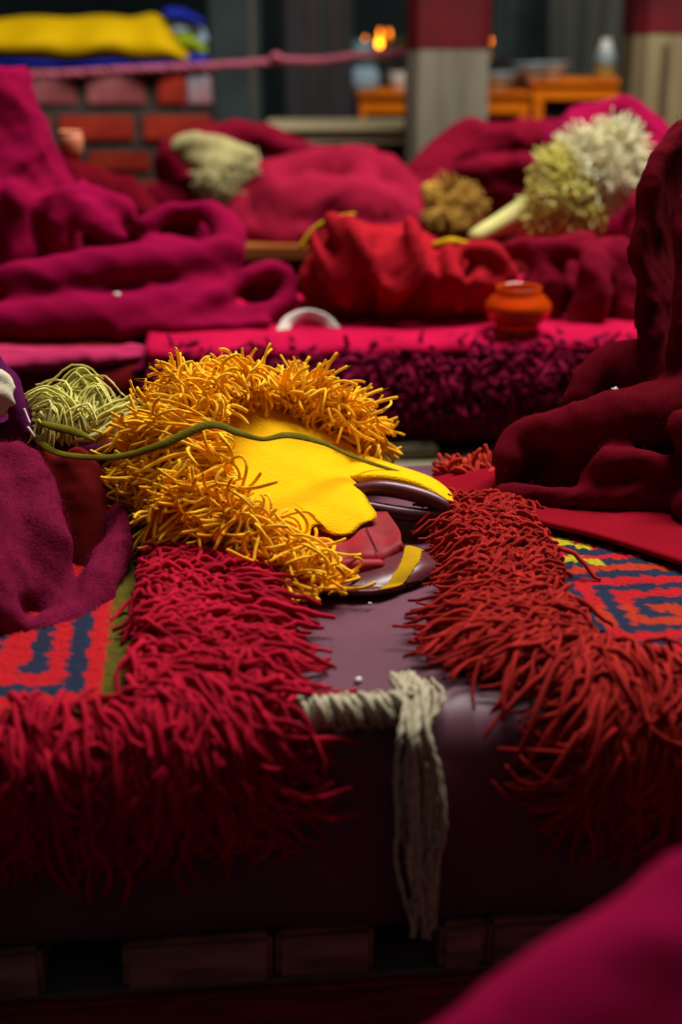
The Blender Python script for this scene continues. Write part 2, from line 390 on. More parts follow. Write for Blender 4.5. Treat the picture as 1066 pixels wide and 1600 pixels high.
# third row
r3 = Row(600, 392)
mattress(r3, 'seat_mattress', -2.2, 2.4, .82, .2, M['darkrust'], 'far third row mattress covered by heaped robes')
tag(local_box(r3, 'plinth_beam', -2.2, 2.4, .02, .82, 0, .198, M['beam'], None), 'dark beam carrying the far third row mattress', 'beam')
a = P(300, 400, 3.42); b = P(480, 400, 3.42)
me = bbox_mesh('ochre_board', (b[0]-a[0], .10, .03), .003)
o = link('ochre_board', me, M['ochrewood'], None, False); o.location = ((a[0]+b[0])/2, 3.40, .372); o.rotation_euler.z = ALPHA*.5
tag(o, 'ochre wooden board on the edge of the far row, left of the red bag', 'board')

# ------------------------------------------------------------ rugs with shaggy borders
def dyed_sheet(name, row, s0, s1, t0, t1, step, dyefn, h0, parent, thick=.008, hn=.0015):
    ns, nt = max(2, int((s1-s0)/step)), max(2, int((t1-t0)/step))
    A, T = np.meshgrid(np.linspace(s0, s1, ns), np.linspace(t0, t1, nt), indexing='ij')
    top = row.at(A, T, h0+R0.normal(size=A.shape)*hn*.5+np.sin(A*40)*np.sin(T*33)*hn)
    V, F = solid(top, thick, 0, None)
    # make sure the slab grows inwards
    n = np.cross(top[1, 0]-top[0, 0], top[0, 1]-top[0, 0])
    if n[2] > 0: V[ns*nt:] = (top*2-V[ns*nt:].reshape(top.shape)).reshape(-1, 3)
    o = mesh_obj(name, V, F, M['knot'], parent)
    col = np.ones((ns*nt, 4)); col[:, :3] = dyefn(A.ravel(), T.ravel())
    at = o.data.attributes.new('dye', 'FLOAT_COLOR', 'POINT')
    at.data.foreach_set('color', np.vstack([col, col]).astype(np.float32).ravel())
    return o
RED, NAVY, OLIVE, YEL, ORG = [np.array(lin(c)[:3]) for c in ((176, 22, 30), (34, 40, 62), (84, 76, 18), (176, 160, 22), (170, 46, 22))]
def wob(a, t): return .0022*np.sin(a*210+np.sin(t*160)*2)+.0015*np.sin(t*330+a*90), .0022*np.sin(t*230+np.sin(a*140)*2)+.0015*np.sin(a*310)

def shag(row, s_edge, sgn, t0, t1, bw, N, lmin, lmax, rad, mat, name, parent, reach=.03, hbase=.010, hpile=.022, tfr=.07, smax=1.0, edge=None):
    """strands of a rug border: roots in a band of width bw along the side edge (s_edge, outward sign sgn) and along the front edge t1"""
    out = []; K = 12
    # side band
    n1 = int(N*.45); n2 = N-n1
    s = np.concatenate([s_edge-sgn*bw*R0.random(n1)**.8, s_edge-sgn*smax*R0.random(n2)**1.0])
    t = np.concatenate([t0+(t1-t0)*R0.random(n1), t1+.012-tfr*R0.random(n2)])
    if edge is not None: s = s+edge(t)
    tid = R0.integers(0, N//7, N)                      # strands gathered in tufts
    first = np.zeros(N//7, int); first[tid] = np.arange(N); same = (s-s[first[tid]])
    own = (np.arange(N) < n1) == (first[tid] < n1)
    s = np.where(own, s[first[tid]]+R0.normal(size=N)*.007, s); t = np.where(own, t[first[tid]]+R0.normal(size=N)*.007, t)
    tang = R0.normal(size=N//7)*.38; tbend = R0.normal(size=N//7)*.8
    ds = np.abs(s_edge-s); dt = t1-t
    ws = np.exp(-ds/.05); wt = np.exp(-np.maximum(dt, 0)/.06)
    ang = np.arctan2(wt, ws)+R0.normal(size=N)*.2+tang[tid]*np.where(t > .02, .55, 1)
    # lazy swirls: neighbouring strands lean together
    ang += .35*np.sin(s*37+2.1*np.sin(t*23))+.25*np.sin(t*51+s*11)
    L = lmin+(lmax-lmin)*R0.random(N)
    if edge is not None: L = L*np.where(t < -.15, .62, 1)
    lay = R0.random(N)
    bend = R0.normal(size=N)*.45+tbend[tid]
    u = np.linspace(0, 1, K)
    wavef = R0.uniform(.5, 1.6, N); ph = R0.uniform(0, 6.28, N); wa = R0.uniform(.0005, .004, N); wlat = R0.uniform(.1, .8, N)
    path = np.zeros((N, K, 3))
    a, b = s.copy(), t.copy()
    for k in range(K):
        th = ang+bend*u[k]
        if k:
            th = th+wlat*np.sin(6.28*wavef*u[k]+ph)
            stp = L/(K-2)*(.35 if k == 1 else (.1 if k == K-1 else 1.0))
            a = a+sgn*np.cos(th)*stp; b = b+np.sin(th)*stp
        h = hbase+hpile*lay*(1.0-.75*u[k]**1.5)+.010*np.sin(math.pi*min(1, u[k]*1.25))*R0.uniform(.5, 1.2, N)+wa*np.sin(6.28*wavef*u[k]+ph)
        path[:, k] = row.at(a, b, h)
    k_ = R0.integers(0, N, N); u_ = R0.integers(2, K-1, N)
    strands('loose_fibres', grow(path[k_, u_], nrm(path[k_, u_]-path[k_, u_-1])*.5+R0.normal(size=(N, 3))*.6, R0.uniform(.005, .013, N), 5, .0, .6, None, .3), np.array([1, 1, 1, .8, .5])*.00013, mat, parent, 3)
    return strands(name, path, taper(K, 1)[None]*(rad*R0.uniform(.8, 1.2, N))[:, None], mat, parent, 5)

# left rug
sL, _ = r1.ST(392, 1100); sPat, _ = r1.ST(163, 1080)
rug = empty('fringed_rug', r1.at(sL-.3, -.3, 0), 'crimson fringed rug with red and navy key pattern, at left', 'rug')
sx0 = r1.ST(-30, 1070)[0]
def dyeL(a, t):
    w1, w2 = wob(a, t); a = a+w1; t = t+w2
    c = np.where((a > sPat)[:, None], OLIVE, RED)
    # nested key: rings measured inwards from the corner of the red field
    da = sPat-a; db = (.004-t)
    ring = np.minimum(da*1.0, db*.8+.006)/.0165
    k = np.floor(ring).astype(int)
    navy = (k % 2 == 1) & (k < 9)
    gap = (da > .075) & (da < .092) & (k > 2)          # break in the meander
    c = np.where((navy & ~gap & (a < sPat))[:, None], NAVY, c)
    c = np.where(((t > .0085) & (a > sPat-1) & (a < sPat+.2))[:, None], OLIVE*.8, c)
    return c
dyed_sheet('pile', r1, -.75, sL, -.58, .075, .0035, dyeL, .010, rug)
shag(r1, sL, 1, -.34, .07, .10, 4200, .045, .095, .0029, M['rugred'], 'fringe', rug, smax=.40, tfr=.062)
# right rug
sR, _ = r1.ST(775, 1000)
rug = empty('fringed_rug', r1.at(sR+.3, -.3, 0), 'rust red fringed rug with red, navy and yellow pattern, at right', 'rug')
MEANDER = ["RRRRRRRRRRRR", "RNNNNNNNNNNN", "RNRRRRRRRRRR", "RNRNNNNNNRNN", "RNRNRRRRNRNR", "RNRNRNNRNRNR", "RNRNRNRRNRNR", "RNRNRNNNNRNR", "RNRNRRRRRRNR", "RNRNNNNNNNNR", "RNRRRRRRRRRR", "NNNNNNNNNNNN"]
def dyeR(a, t):
    w1, w2 = wob(a, t); a = a+w1; t = t+w2
    ci = np.floor((a-sR-.07)/.0145).astype(int); cj = np.floor((-t-.03)/.0165).astype(int)
    mm = np.array([[ord(ch) for ch in r] for r in MEANDER])
    ch = mm[np.mod(cj, 12), np.mod(ci, 12)]
    c = np.where((ch == ord('N'))[:, None], NAVY, np.where((cj % 7 < 4)[:, None], RED, ORG))
    yl = (ci < 5) & (np.mod(cj+ci//2, 3) == 0) & (cj > 11)
    c = np.where(yl[:, None], YEL, c)
    c = np.where((ci < 0)[:, None], OLIVE*.6+ORG*.4, c)
    return c
dyed_sheet('pile', r1, sR+.045, sR+.85, -.60, .075, .0035, dyeR, .010, rug)
shag(r1, sR, -1, -.42, .07, .08, 5000, .055, .115, .0024, M['rugrust'], 'fringe', rug, smax=.45, tfr=.07, edge=lambda t: .015*np.clip((-.15-t)/.08, 0, 1)+.055*np.clip((t+.05)/.06, 0, 1))
# far end fringe standing up behind the red mat
p0 = []
for k in range(170):
    q = P(random.uniform(690, 800), 0, 1); px = random.uniform(690, 800); p0.append(G(px, 752-8*random.random(), S+.012))
p0 = np.array(p0)
v0 = np.tile([0, .5, .9], (len(p0), 1))+R0.normal(size=(len(p0), 3))*.5
o = strands('far_fringe', grow(p0, v0, R0.uniform(.02, .042, len(p0)), 7, .12, .4, S+.01), taper(7, .0035), M['rugorange'], rug, 5)
o['label'] = 'orange red fringe at the far end of the rug'

# red felt mat lying over the right rug
zt = S+.016
g = [[G(x, y, zt+dz) for (x, y, dz) in r] for r in (
    [(676, 752, .0), (760, 735, .004), (900, 728, .0), (1200, 722, .0)],
    [(690, 766, .002), (770, 760, .004), (920, 765, .0), (1220, 790, .0)],
    [(735, 785, .003), (820, 790, .002), (950, 812, .0), (1240, 850, .0)],
    [(772, 800, .002), (850, 822, .003), (960, 850, .001), (1260, 948, .0)])]
V, F = solid(patch_pts(g, 26, 40), .005, 0, (0, 0, 1))
tag(mesh_obj('felt_mat', V, F, M['redmat']), 'plain red felt mat over the patterned rug, under the dark robe', 'mat')

# second row: pink mat, shag front
s0, s1 = r2.ST(232, 540)[0], r2.ST(1200, 540)[0]
rug = empty('shag_rug', r2.at((s0+s1)/2, -.3, 0), 'bright pink topped rug with dark magenta shag front, second row', 'rug')
A, T = np.meshgrid(np.linspace(s0, s1, 120), np.linspace(-.6, .035, 44), indexing='ij')
top = r2.at(A, T, .014+.004*np.sin(A*21)*np.sin(T*25+A*7)+.003*np.sin(A*60)*(T > -.05))
V, F = solid(top, .010, 0, (0, 0, 1)); mesh_obj('mat_top', V, F, M['pinkmat'], rug)
N = 5200
s = R0.uniform(s0, s1, N); t = R0.uniform(.012, .12, N)
p0 = r2.at(s, t, .004); p1 = r2.at(s, t, 1.0); n = nrm(p1-p0)
v0 = n*.8+np.array([0, 0, -.5])+R0.normal(size=(N, 3))*.5
strands('shag', grow(p0, v0, R0.uniform(.026, .05, N), 6, .3, .7), taper(6, .0042), M['pinkyarn'], rug, 4)

# ------------------------------------------------------------ the yellow crest hat
def V3(l): return np.array([P(*q) for q in l])
hat = empty('crest_hat', G(500, 860, S+.012), 'yellow fringed crest hat with leather lining, lying on the fringed rugs', 'hat')
arc = [(508, 905, 1.30), (425, 890, 1.318), (350, 850, 1.348), (284, 798, 1.38), (240, 736, 1.42), (234, 680, 1.455), (256, 636, 1.49), (306, 616, 1.52), (376, 616, 1.545), (446, 640, 1.575), (512, 670, 1.595), (568, 712, 1.60)]
rest = [(556, 742, 1.53), (578, 785, 1.44), (590, 808, 1.408), (566, 820, 1.39), (548, 835, 1.37), (520, 836, 1.365), (502, 820, 1.372), (486, 828, 1.365), (490, 860, 1.335)]
Bp = V3(arc+rest); Cc = P(440, 735, 1.405)
na = 120; Bc = cr(np.vstack([Bp, Bp[:1]]), na+1)[:-1]
_c = Bc.mean(0); NF = np.linalg.svd(Bc-_c)[2][2]; NF = NF*np.sign(NF[2]); Cc = Cc-NF*((Cc-_c)@NF)   # the plane the crest lies in

rings = [Cc+(Bc-Cc)*r+NF*.022*(1-r**2)+(.0 if r < 1 else 0) for r in np.linspace(.04, 1, 16)]
pol = np.stack(rings)                       # face height over its plane follows the edge all round
hb = (Bc-Cc)@NF; fb = Bc-NF*hb[:, None]
for k in range(15):
    r = np.linspace(.02, 1, 16)[k]; q = (Cc+(fb-Cc)*r)
    dd = np.linalg.norm(q[:, None]-fb[None], axis=-1); w_ = 1/(dd+.012)**2.2
    pol[k] = q+NF*((w_*hb).sum(1)/w_.sum(1)+.006*(1-r**4))[:, None]
pol[15] = Bc
rings = [pol[k] for k in range(16)]
cxy = np.array([Cc[0], Cc[1]+.05])
jj = np.arange(na)/na*len(Bp); shr = np.where(jj > 11.2, .62, .96); shr = np.convolve(np.pad(shr, 3, 'wrap'), np.ones(7)/7, 'valid')
for f in (.12, .35, .6, .82, 1.0):
    q = Bc.copy(); gxy = cxy+(Bc[:, :2]-cxy)*shr[:, None]
    f2 = np.where(shr > .9, f*.6, f**.35)[:, None]; q[:, :2] = Bc[:, :2]*(1-f2)+gxy*f2; q[:, 2] = Bc[:, 2]*(1-f)+np.minimum(Bc[:, 2], S+.016)*f
    rings.append(q)
VV = np.vstack(rings); m = len(rings)
VV[:, 2] += 0
FF = [(i*na+j, i*na+(j+1) % na, (i+1)*na+(j+1) % na, (i+1)*na+j) for i in range(m-1) for j in range(na)]+[tuple(range(na))[::-1], tuple(range((m-1)*na, m*na))]
mesh_obj('felt_body', VV, FF, M['yfelt'], hat)
inner = [(496, 872, 1.345), (450, 838, 1.368), (412, 804, 1.38), (380, 766, 1.395), (362, 722, 1.41), (360, 690, 1.43), (368, 654, 1.46), (390, 630, 1.50), (446, 646, 1.55), (508, 673, 1.58), (548, 700, 1.59), (568, 713, 1.60)]
nI = 200; Ic = cr(V3(inner), nI)+NF*.006; Ac = cr(V3(arc), nI)
N = 4800
i = np.clip((R0.random(N)**.92*(nI-1)).astype(int), 0, nI-1)
rho = R0.random(N)**.6
face = Ic[i]+(Ac[i]-Ic[i])*rho[:, None]+NF*(.010*np.sin(rho*3.1))[:, None]
sk = R0.random(N) < .34                       # some roots down the outer side of the crest
dropf = R0.random(N)*.75
side = Ac[i].copy(); side[:, 2] = side[:, 2]*(1-dropf)+np.minimum(side[:, 2], S+.02)*dropf
p0 = np.where(sk[:, None], side, face)
out = nrm(Ac[i]-Ic[i])
v0 = out*(.85+.4*rho[:, None])+NF*np.where(sk[:, None], .15, .42*(1.2-rho[:, None]))+np.array([-.06, 0, .02])+np.where((i > 148)[:, None], np.array([.55, .1, -.15]), 0)
# tufts lean together
tuf = ((i//3)*6+(rho*5).astype(int)+np.where(sk, 500, 0)) % 700
tf = R0.normal(size=(700, 3))*.5; v0 = v0+tf[tuf]*(.35+.65*rho[:, None])+np.where((i > 110)[:, None], np.array([.1, .5, .1]), 0)
p0 = p0+NF*R0.uniform(0, .012, (N, 1))
paths = grow(p0, v0, R0.uniform(.046, .088, N)*(.95-.2*rho)*np.where((i > 95)&(i < 160), .8, 1), 14, .085, .22, S+.014, .10, tuf)
u = np.linspace(0, 1, 10)
yell = strands('crest_fringe', paths, taper(14, 1, .9)[None]*R0.uniform(.0014, .0022, N)[:, None], M['yellow'], hat, 6)
def wisps(name, paths, n, lmin, lmax, r, mat, parent):
    k = R0.integers(0, len(paths), n); u_ = R0.integers(1, paths.shape[1]-1, n)
    strands(name, grow(paths[k, u_], nrm(paths[k, u_+1]-paths[k, u_-1])*.4+R0.normal(size=(n, 3))*.6, R0.uniform(lmin, lmax, n), 5, .0, .6, None, .3), np.array([r, r, r, r*.8, r*.5]), mat, parent, 3)
wisps('loose_fibres', paths, 7000, .006, .014, .00013, M['yellow'], hat)
# the ear flap: felt on top, leather roll below
g = [[P(520, 706, 1.60), P(610, 736, 1.56), P(668, 756, 1.535), P(700, 778, 1.505)], [P(515, 735, 1.54), P(605, 748, 1.51), P(662, 764, 1.50), P(704, 790, 1.485)], [P(535, 757, 1.50), P(600, 755, 1.48), P(655, 768, 1.475), P(702, 800, 1.47)]]
fg = patch_pts(g, 14, 30); V, F = solid(fg, .009, 0, (0, -.3, 1)); fl = mesh_obj('ear_flap', V, F, M['yfelt'], hat)
pt = [(546, 766, 1.475), (600, 763, 1.472), (655, 774, 1.466), (692, 790, 1.462), (696, 801, 1.460), (672, 806, 1.458), (625, 802, 1.458), (575, 792, 1.462)]
V, F = sweep(V3(pt), np.array([9, 13, 13, 12, 10, 11, 12, 10])*.00069, 14, 60, 1.0); mesh_obj('leather_roll', V, F, M['leather'], hat)
# red leather lining with the felt tongue over it
g = [[P(476, 806, 1.43), P(520, 806, 1.43), P(560, 806, 1.435), P(604, 808, 1.44)], [P(484, 842, 1.376), P(530, 845, 1.376), P(582, 842, 1.382), P(624, 838, 1.392)], [P(498, 868, 1.340), P(540, 873, 1.338), P(585, 868, 1.344), P(626, 856, 1.364)], [P(512, 880, 1.33), P(545, 888, 1.335), P(590, 878, 1.34), P(620, 862, 1.37)]]
gg = patch_pts(g, 24, 44); uu = np.linspace(0, 1, 44)
gg = gg+NF*(.003*np.sin(uu*14))[None, :, None]*np.linspace(.2, 1, 24)[:, None, None]
V, F = solid(gg, .006, 0, (0, -.6, .5)); lin_ = mesh_obj('red_lining', V, F, M['redleather'], hat)
for a_, b_ in (((504, 828), (524, 864)), ((572, 824), (590, 862))):
    V, F = sweep(np.array([P(a_[0], a_[1], 1.388), P((a_[0]+b_[0])/2, (a_[1]+b_[1])/2, 1.362), P(b_[0], b_[1], 1.336)]), np.full(3, .0006), 6); mesh_obj('stitch', V, F, M['aubergine'], lin_)
V, F = sweep(V3([(500, 884, 1.325), (545, 886, 1.322), (592, 884, 1.325)]), np.array([12, 14, 11])*.00062, 14); mesh_obj('lining_roll', V, F, M['redleather'], hat)
# brim with a yellow band across it
bg = [[P(486, 888, 1.345), P(545, 888, 1.345), P(610, 870, 1.36), P(640, 862, 1.375), P(694, 886, 1.365)],
      [P(482, 912, 1.305), P(545, 915, 1.30), P(600, 905, 1.305), P(650, 888, 1.325), P(698, 890, 1.355)],
      [P(478, 934, 1.288), P(540, 942, 1.278), P(588, 942, 1.278), P(640, 920, 1.30), P(690, 898, 1.345)]]
bb = patch_pts(bg, 20, 60); bb[..., 2] = np.maximum(bb[..., 2], S+.004)
V, F = solid(bb, .006, 0, (0, -.5, .6)); br = mesh_obj('brim', V, F, M['leather'], hat)
bd = np.stack([bb[k, int(40-k*.55):int(50-k*.55)+1] for k in range(20)])
V, F = solid(bd+NF*.0062, .0015, 0, (0, -.5, .6)); mesh_obj('yellow_band', V, F, M['ribbon'], br)

# olive tie cord: flat ribbon from the purple bag across the fringe and felt
rb = [(34, 652, 1.50), (62, 690, 1.46), (100, 710, 1.43), (180, 714, 1.385), (250, 696, 1.365), (325, 664, 1.375), (372, 676, 1.385), (410, 686, 1.385), (450, 680, 1.40), (500, 690, 1.43), (540, 708, 1.475), (575, 722, 1.505), (625, 738, 1.52)]
V, F = sweep(V3(rb), np.array([5, 6, 5.5, 6, 7, 7, 6, 4, 6, 6, 5, 4, 3])*.00066, 8, 130, .3, nrm(np.array([.1, -.7, .7])))
tag(mesh_obj('tie_cord', V, F, M['olive']), 'flat olive green cord trailing across the yellow hat', 'cord')
rb = [(52, 657, 1.475), (85, 667, 1.455), (120, 676, 1.445), (148, 688, 1.435)]
V, F = sweep(V3(rb), np.array([3, 7, 7, 1.5])*.00068, 8, 40, .4, nrm(np.array([.1, -.7, .7])))
tag(mesh_obj('cord_end', V, F, M['olive']), 'short leaf shaped olive ribbon end over the lime fringe', 'ribbon')

# ------------------------------------------------------------ heaped robes: swept folds fused into one skin
wr_tex = {}
def wrinkle_tex(scale):
    if scale not in wr_tex:
        t = bpy.data.textures.new('wrinkle', 'CLOUDS'); t.noise_scale = scale; t.noise_depth = 2; wr_tex[scale] = t
    return wr_tex[scale]
def ws_(co, sc):
    a = R0.uniform(0, 6, 6)
    return np.stack([np.sin(co[:, 1]/sc*2+a[0])+np.sin(co[:, 2]/sc*3+a[1]), np.sin(co[:, 2]/sc*2+a[2])+np.sin(co[:, 0]/sc*3+a[3]), np.sin(co[:, 0]/sc*2+a[4])+np.sin(co[:, 1]/sc*3+a[5])], 1)
def fuse(name, shells, voxel, iters, wr, wscale, mat, parent=None):
    V, F = [], []; off = 0
    for v, f in shells:
        V.append(v); F += [tuple(k+off for k in q) for q in f]; off += len(v)
    me = bpy.data.meshes.new(name+'_raw'); me.from_pydata([tuple(x) for x in np.vstack(V)], [], F)
    bm = bmesh.new(); bm.from_mesh(me); bmesh.ops.recalc_face_normals(bm, faces=bm.faces); bm.to_mesh(me); bm.free()
    o = bpy.data.objects.new(name+'_raw', me); C.objects.link(o)
    r = o.modifiers.new('r', 'REMESH'); r.mode = 'VOXEL'; r.voxel_size = voxel; r.use_smooth_shade = True
    s = o.modifiers.new('s', 'SMOOTH'); s.factor = .5; s.iterations = iters
    if wr:
        d = o.modifiers.new('d', 'DISPLACE'); d.texture = wrinkle_tex(wscale); d.strength = wr; d.mid_level = .5; d.texture_coords = 'GLOBAL'
    dg = bpy.context.evaluated_depsgraph_get(); ev = o.evaluated_get(dg)
    m2 = bpy.data.meshes.new_from_object(ev); m2.name = name
    bpy.data.objects.remove(o); bpy.data.meshes.remove(me)
    if wr:                                # creases: ridged waves along wandering directions
        nv = len(m2.vertices); co = np.empty(nv*3, np.float32); m2.vertices.foreach_get('co', co); co = co.reshape(-1, 3).astype(float)
        no = np.empty(nv*3, np.float32); m2.vertices.foreach_get('normal', no); no = no.reshape(-1, 3)
        f = np.zeros(nv); q = co+.6*ws_(co, wscale*1.7)*wscale
        for k, (am, wl) in enumerate(((1, 2.6), (.7, 1.7), (.45, 1.0), (.25, .6))):
            dv = nrm(R0.normal(size=3)*np.array([1, .6, .7])); x = (q@dv)/(wscale*wl)*math.pi+R0.random()*6
            f += am*((1-np.abs(np.sin(x)))**1.6-.35)
        co = co+no*(f*wr*.75)[:, None]
        m2.vertices.foreach_set('co', co.astype(np.float32).ravel()); m2.update()
    return link(name, m2, mat, parent)
def tubes(*lst):
    """each item: list of (px, py, d, r_px[, squash]) fold centre lines"""
    out = []
    for it in lst:
        pts = np.array([P(q[0], q[1], q[2]) for q in it]); rad = np.array([q[3]*mpp(p) for q, p in zip(it, pts)])
        sq = np.array([q[4] if len(q) > 4 else 1.0 for q in it])
        out.append(sweep(pts, rad, 14, max(12, 9*len(it)), sq))
    return out
def ell(px, py, d, rx, ry, rd):
    c = P(px, py, d); k = mpp(c); th = np.linspace(0, np.pi, 13); ph = np.linspace(0, 2*np.pi, 24, endpoint=False)
    V, F = lathe([(max(math.sin(t), .02), -math.cos(t)) for t in th], 24)
    return V*np.array([rx*k, rd, ry*k])+c, F
def fuzz(o, n, lmin, lmax, r, mat, name='wool_fuzz'):
    me = o.data; nv = len(me.vertices); co = np.empty(nv*3, np.float32); me.vertices.foreach_get('co', co); co = co.reshape(-1, 3)
    no = np.empty(nv*3, np.float32); me.vertices.foreach_get('normal', no); no = no.reshape(-1, 3)
    k = R0.integers(0, nv, n)
    v = no[k]*.7+R0.normal(size=(n, 3))*.6
    strands(name, grow(co[k].astype(float)+R0.normal(size=(n, 3))*.002, v, R0.uniform(lmin, lmax, n), 4, .08, .7), np.array([r, r, r*.8, r*.4]), mat, o, 3)
def robe(name, label, mat, shells, voxel=.007, iters=6, wr=.006, ws=.06, cat='robe', group=None):
    return tag(fuse(name, shells, voxel, iters, wr, ws, mat), label, cat, group)

# dark robe standing on the red mat, right
sh = tubes(
    [(790, 778, 1.52, 22), (900, 782, 1.50, 26), (1010, 775, 1.50, 30), (1120, 760, 1.50, 32)],          # bottom roll
    [(800, 720, 1.56, 30), (812, 690, 1.58, 34), (850, 675, 1.57, 34), (930, 668, 1.56, 46), (1000, 650, 1.57, 55), (1100, 630, 1.6, 60)],
    [(795, 760, 1.56, 24), (792, 720, 1.58, 22), (805, 700, 1.6, 24)],
    [(925, 745, 1.52, 22), (950, 722, 1.51, 24), (990, 718, 1.51, 24), (1040, 735, 1.50, 26), (1080, 750, 1.5, 24)],   # inner lobe
    [(905, 625, 1.66, 30), (925, 590, 1.68, 34), (965, 575, 1.69, 44), (1020, 590, 1.68, 60), (1100, 590, 1.7, 60)],   # lobe behind
    [(1078, 670, 1.50, 34), (1110, 700, 1.52, 40)],
    [(1085, 790, 1.46, 36), (1130, 800, 1.46, 40)])
sh += [ell(930, 735, 1.62, 130, 70, .10), ell(1080, 720, 1.66, 120, 110, .12)]
# the upright wall of cloth with its rippled front edge
edge = [(1052, 196, 1.74), (1012, 262, 1.70), (1004, 330, 1.68), (990, 395, 1.66), (1002, 440, 1.655), (1004, 500, 1.65), (1012, 560, 1.64), (1018, 620, 1.62)]
ge = []
for (x, y, d) in edge:
    ge.append([P(x, y, d), P(x+26, y-4, d+.012), P(x+58, y-2, d+.09), P(x+110, y, d+.15), P(x+200, y, d+.16)])
sh += [solid(patch_pts(ge, 60, 40), .022, 0, (.3, 1, 0))]
ge = [[P(1058, 300, 1.66), P(1085, 290, 1.66), P(1180, 280, 1.72)], [P(1052, 400, 1.63), P(1080, 395, 1.63), P(1180, 390, 1.7)], [P(1040, 500, 1.61), P(1075, 495, 1.60), P(1180, 490, 1.7)], [P(1035, 590, 1.60), P(1075, 590, 1.59), P(1180, 590, 1.68)], [P(1050, 640, 1.6), P(1080, 640, 1.58), P(1180, 640, 1.66)]]
sh += [solid(patch_pts(ge, 40, 24), .02, 0, (.3, 1, 0))]
ro = robe('wool_robe', 'dark maroon wool robe standing folded on the red mat at right', M['maroon'], sh, .0062, 4, .006, .05)
fuzz(ro, 9000, .002, .006, .0002, yarn('maroon_fuzz', (84, 4, 18), (110, 10, 28)))

# plum robe and rust layer, left foreground
sh = tubes(
    [(-60, 760, 1.36, 70), (20, 735, 1.36, 48), (48, 800, 1.32, 52), (60, 900, 1.27, 50), (75, 960, 1.25, 45)],
    [(-40, 900, 1.20, 60), (0, 960, 1.19, 40), (30, 990, 1.19, 30), (80, 985, 1.20, 34), (130, 955, 1.24, 36), (165, 900, 1.29, 32), (182, 850, 1.34, 26), (190, 800, 1.39, 20)],
    [(-60, 830, 1.27, 90), (-20, 920, 1.23, 70)])
sh += [ell(-40, 830, 1.34, 120, 130, .09)]
ro = robe('wool_robe', 'plum felted wool robe folded at the left edge, in front of the purple bag', M['purple'], sh, .006, 5, .007, .05)
fuzz(ro, 14000, .0015, .004, .00018, yarn('plum_fuzz', (100, 14, 44), (126, 24, 60)))
sh = tubes(
    [(120, 742, 1.44, 40), (140, 800, 1.41, 50), (150, 870, 1.37, 46), (165, 930, 1.33, 34)],
    [(60, 740, 1.46, 50), (80, 850, 1.40, 60)], [(185, 760, 1.46, 26), (190, 850, 1.42, 28)])
robe('wool_blanket', 'dark rust red blanket bunched between the plum robe and yellow hat', M['darkrust'], sh, .007, 6, .006, .05, 'blanket')

# purple bag with the lime fringed hat inside
sh = tubes(
    [(-30, 560, 1.53, 24), (18, 610, 1.51, 20), (34, 655, 1.49, 18), (58, 690, 1.48, 16), (120, 706, 1.49, 14), (190, 690, 1.53, 14), (225, 660, 1.58, 14)],
    [(10, 690, 1.50, 34), (90, 726, 1.50, 24), (180, 716, 1.54, 22)], [(-30, 640, 1.55, 40), (-10, 700, 1.52, 44)])
sh += [ell(100, 742, 1.58, 110, 36, .07)]
bag = empty('drawstring_bag', G(80, 760, S+.02), 'aubergine cloth bag lying open at left, rim seamed round the lime fringe', 'bag')
fuse('bag_body', sh, .0055, 4, .004, .03, M['aubergine'], bag)
for a_, b_ in (((38, 640), (46, 660)), ((44, 668), (54, 682))):
    V, F = sweep(np.array([P(a_[0], a_[1], 1.468), P(b_[0], b_[1], 1.462)]), np.full(2, 2.2*.00068), 8); mesh_obj('white_piping', V, F, M['white'], bag)
V, F = [], []; off = 0
sh = tubes([(-30, 585, 1.50, 16), (0, 590, 1.495, 15), (16, 606, 1.49, 10)], [(-30, 612, 1.485, 16), (0, 615, 1.482, 14), (16, 628, 1.48, 9)], [(-30, 640, 1.48, 14), (0, 642, 1.478, 12)])
tag(fuse('cloth_gather', sh, .0035, 3, .002, .012, M['creamcloth']), 'cream gathered cloth end at the far left edge above the bag', 'cloth')

hatl = empty('fringed_hat', G(120, 700, S+.03), 'lime and cream fringed hat tucked in the aubergine bag', 'hat')
def locks(parent, mat, items, nper, rad, spread, name='fringe_lock', K=14):
    """each lock is a bundle of parallel yarns along one centre line (px,py,d)"""
    for it in items:
        c = cr(V3(it), K); N = nper
        T = nrm(np.gradient(c, axis=0)); a_ = nrm(np.cross(T, np.array([0, -.7, .7]))); 
        offs = R0.normal(size=(N, 1, 1))*spread; dep = R0.normal(size=(N, 1, 3))*spread*.35
        u = np.linspace(-1, 1, K)[None, :, None]
        paths = c[None]+a_[None]*offs*(.75+.35*u**2)+dep+R0.normal(size=(N, K, 3))*rad*.3
        strands(name, paths, taper(K, rad, .8), mat, parent, 5)
locks(hatl, M['lime'], [
    [(40, 640, 1.50), (70, 620, 1.50), (100, 640, 1.485), (110, 680, 1.47)],
    [(60, 630, 1.52), (90, 615, 1.51), (85, 650, 1.49), (82, 685, 1.475)],
    [(100, 690, 1.475), (105, 660, 1.48), (125, 645, 1.485), (138, 672, 1.475)],
    [(90, 632, 1.52), (115, 600, 1.53), (125, 592, 1.53), (140, 612, 1.52)],
    [(120, 650, 1.5), (118, 615, 1.52), (135, 597, 1.53), (150, 620, 1.52)],
    [(128, 660, 1.485), (135, 630, 1.5), (150, 612, 1.51), (165, 640, 1.5)],
    [(120, 625, 1.505), (128, 655, 1.49), (150, 655, 1.485), (195, 632, 1.50)],
    [(150, 690, 1.475), (165, 660, 1.48), (195, 645, 1.49), (225, 640, 1.50)],
    [(60, 650, 1.49), (85, 640, 1.48), (80, 670, 1.47), (75, 692, 1.465)]], 30, .0013, .009)
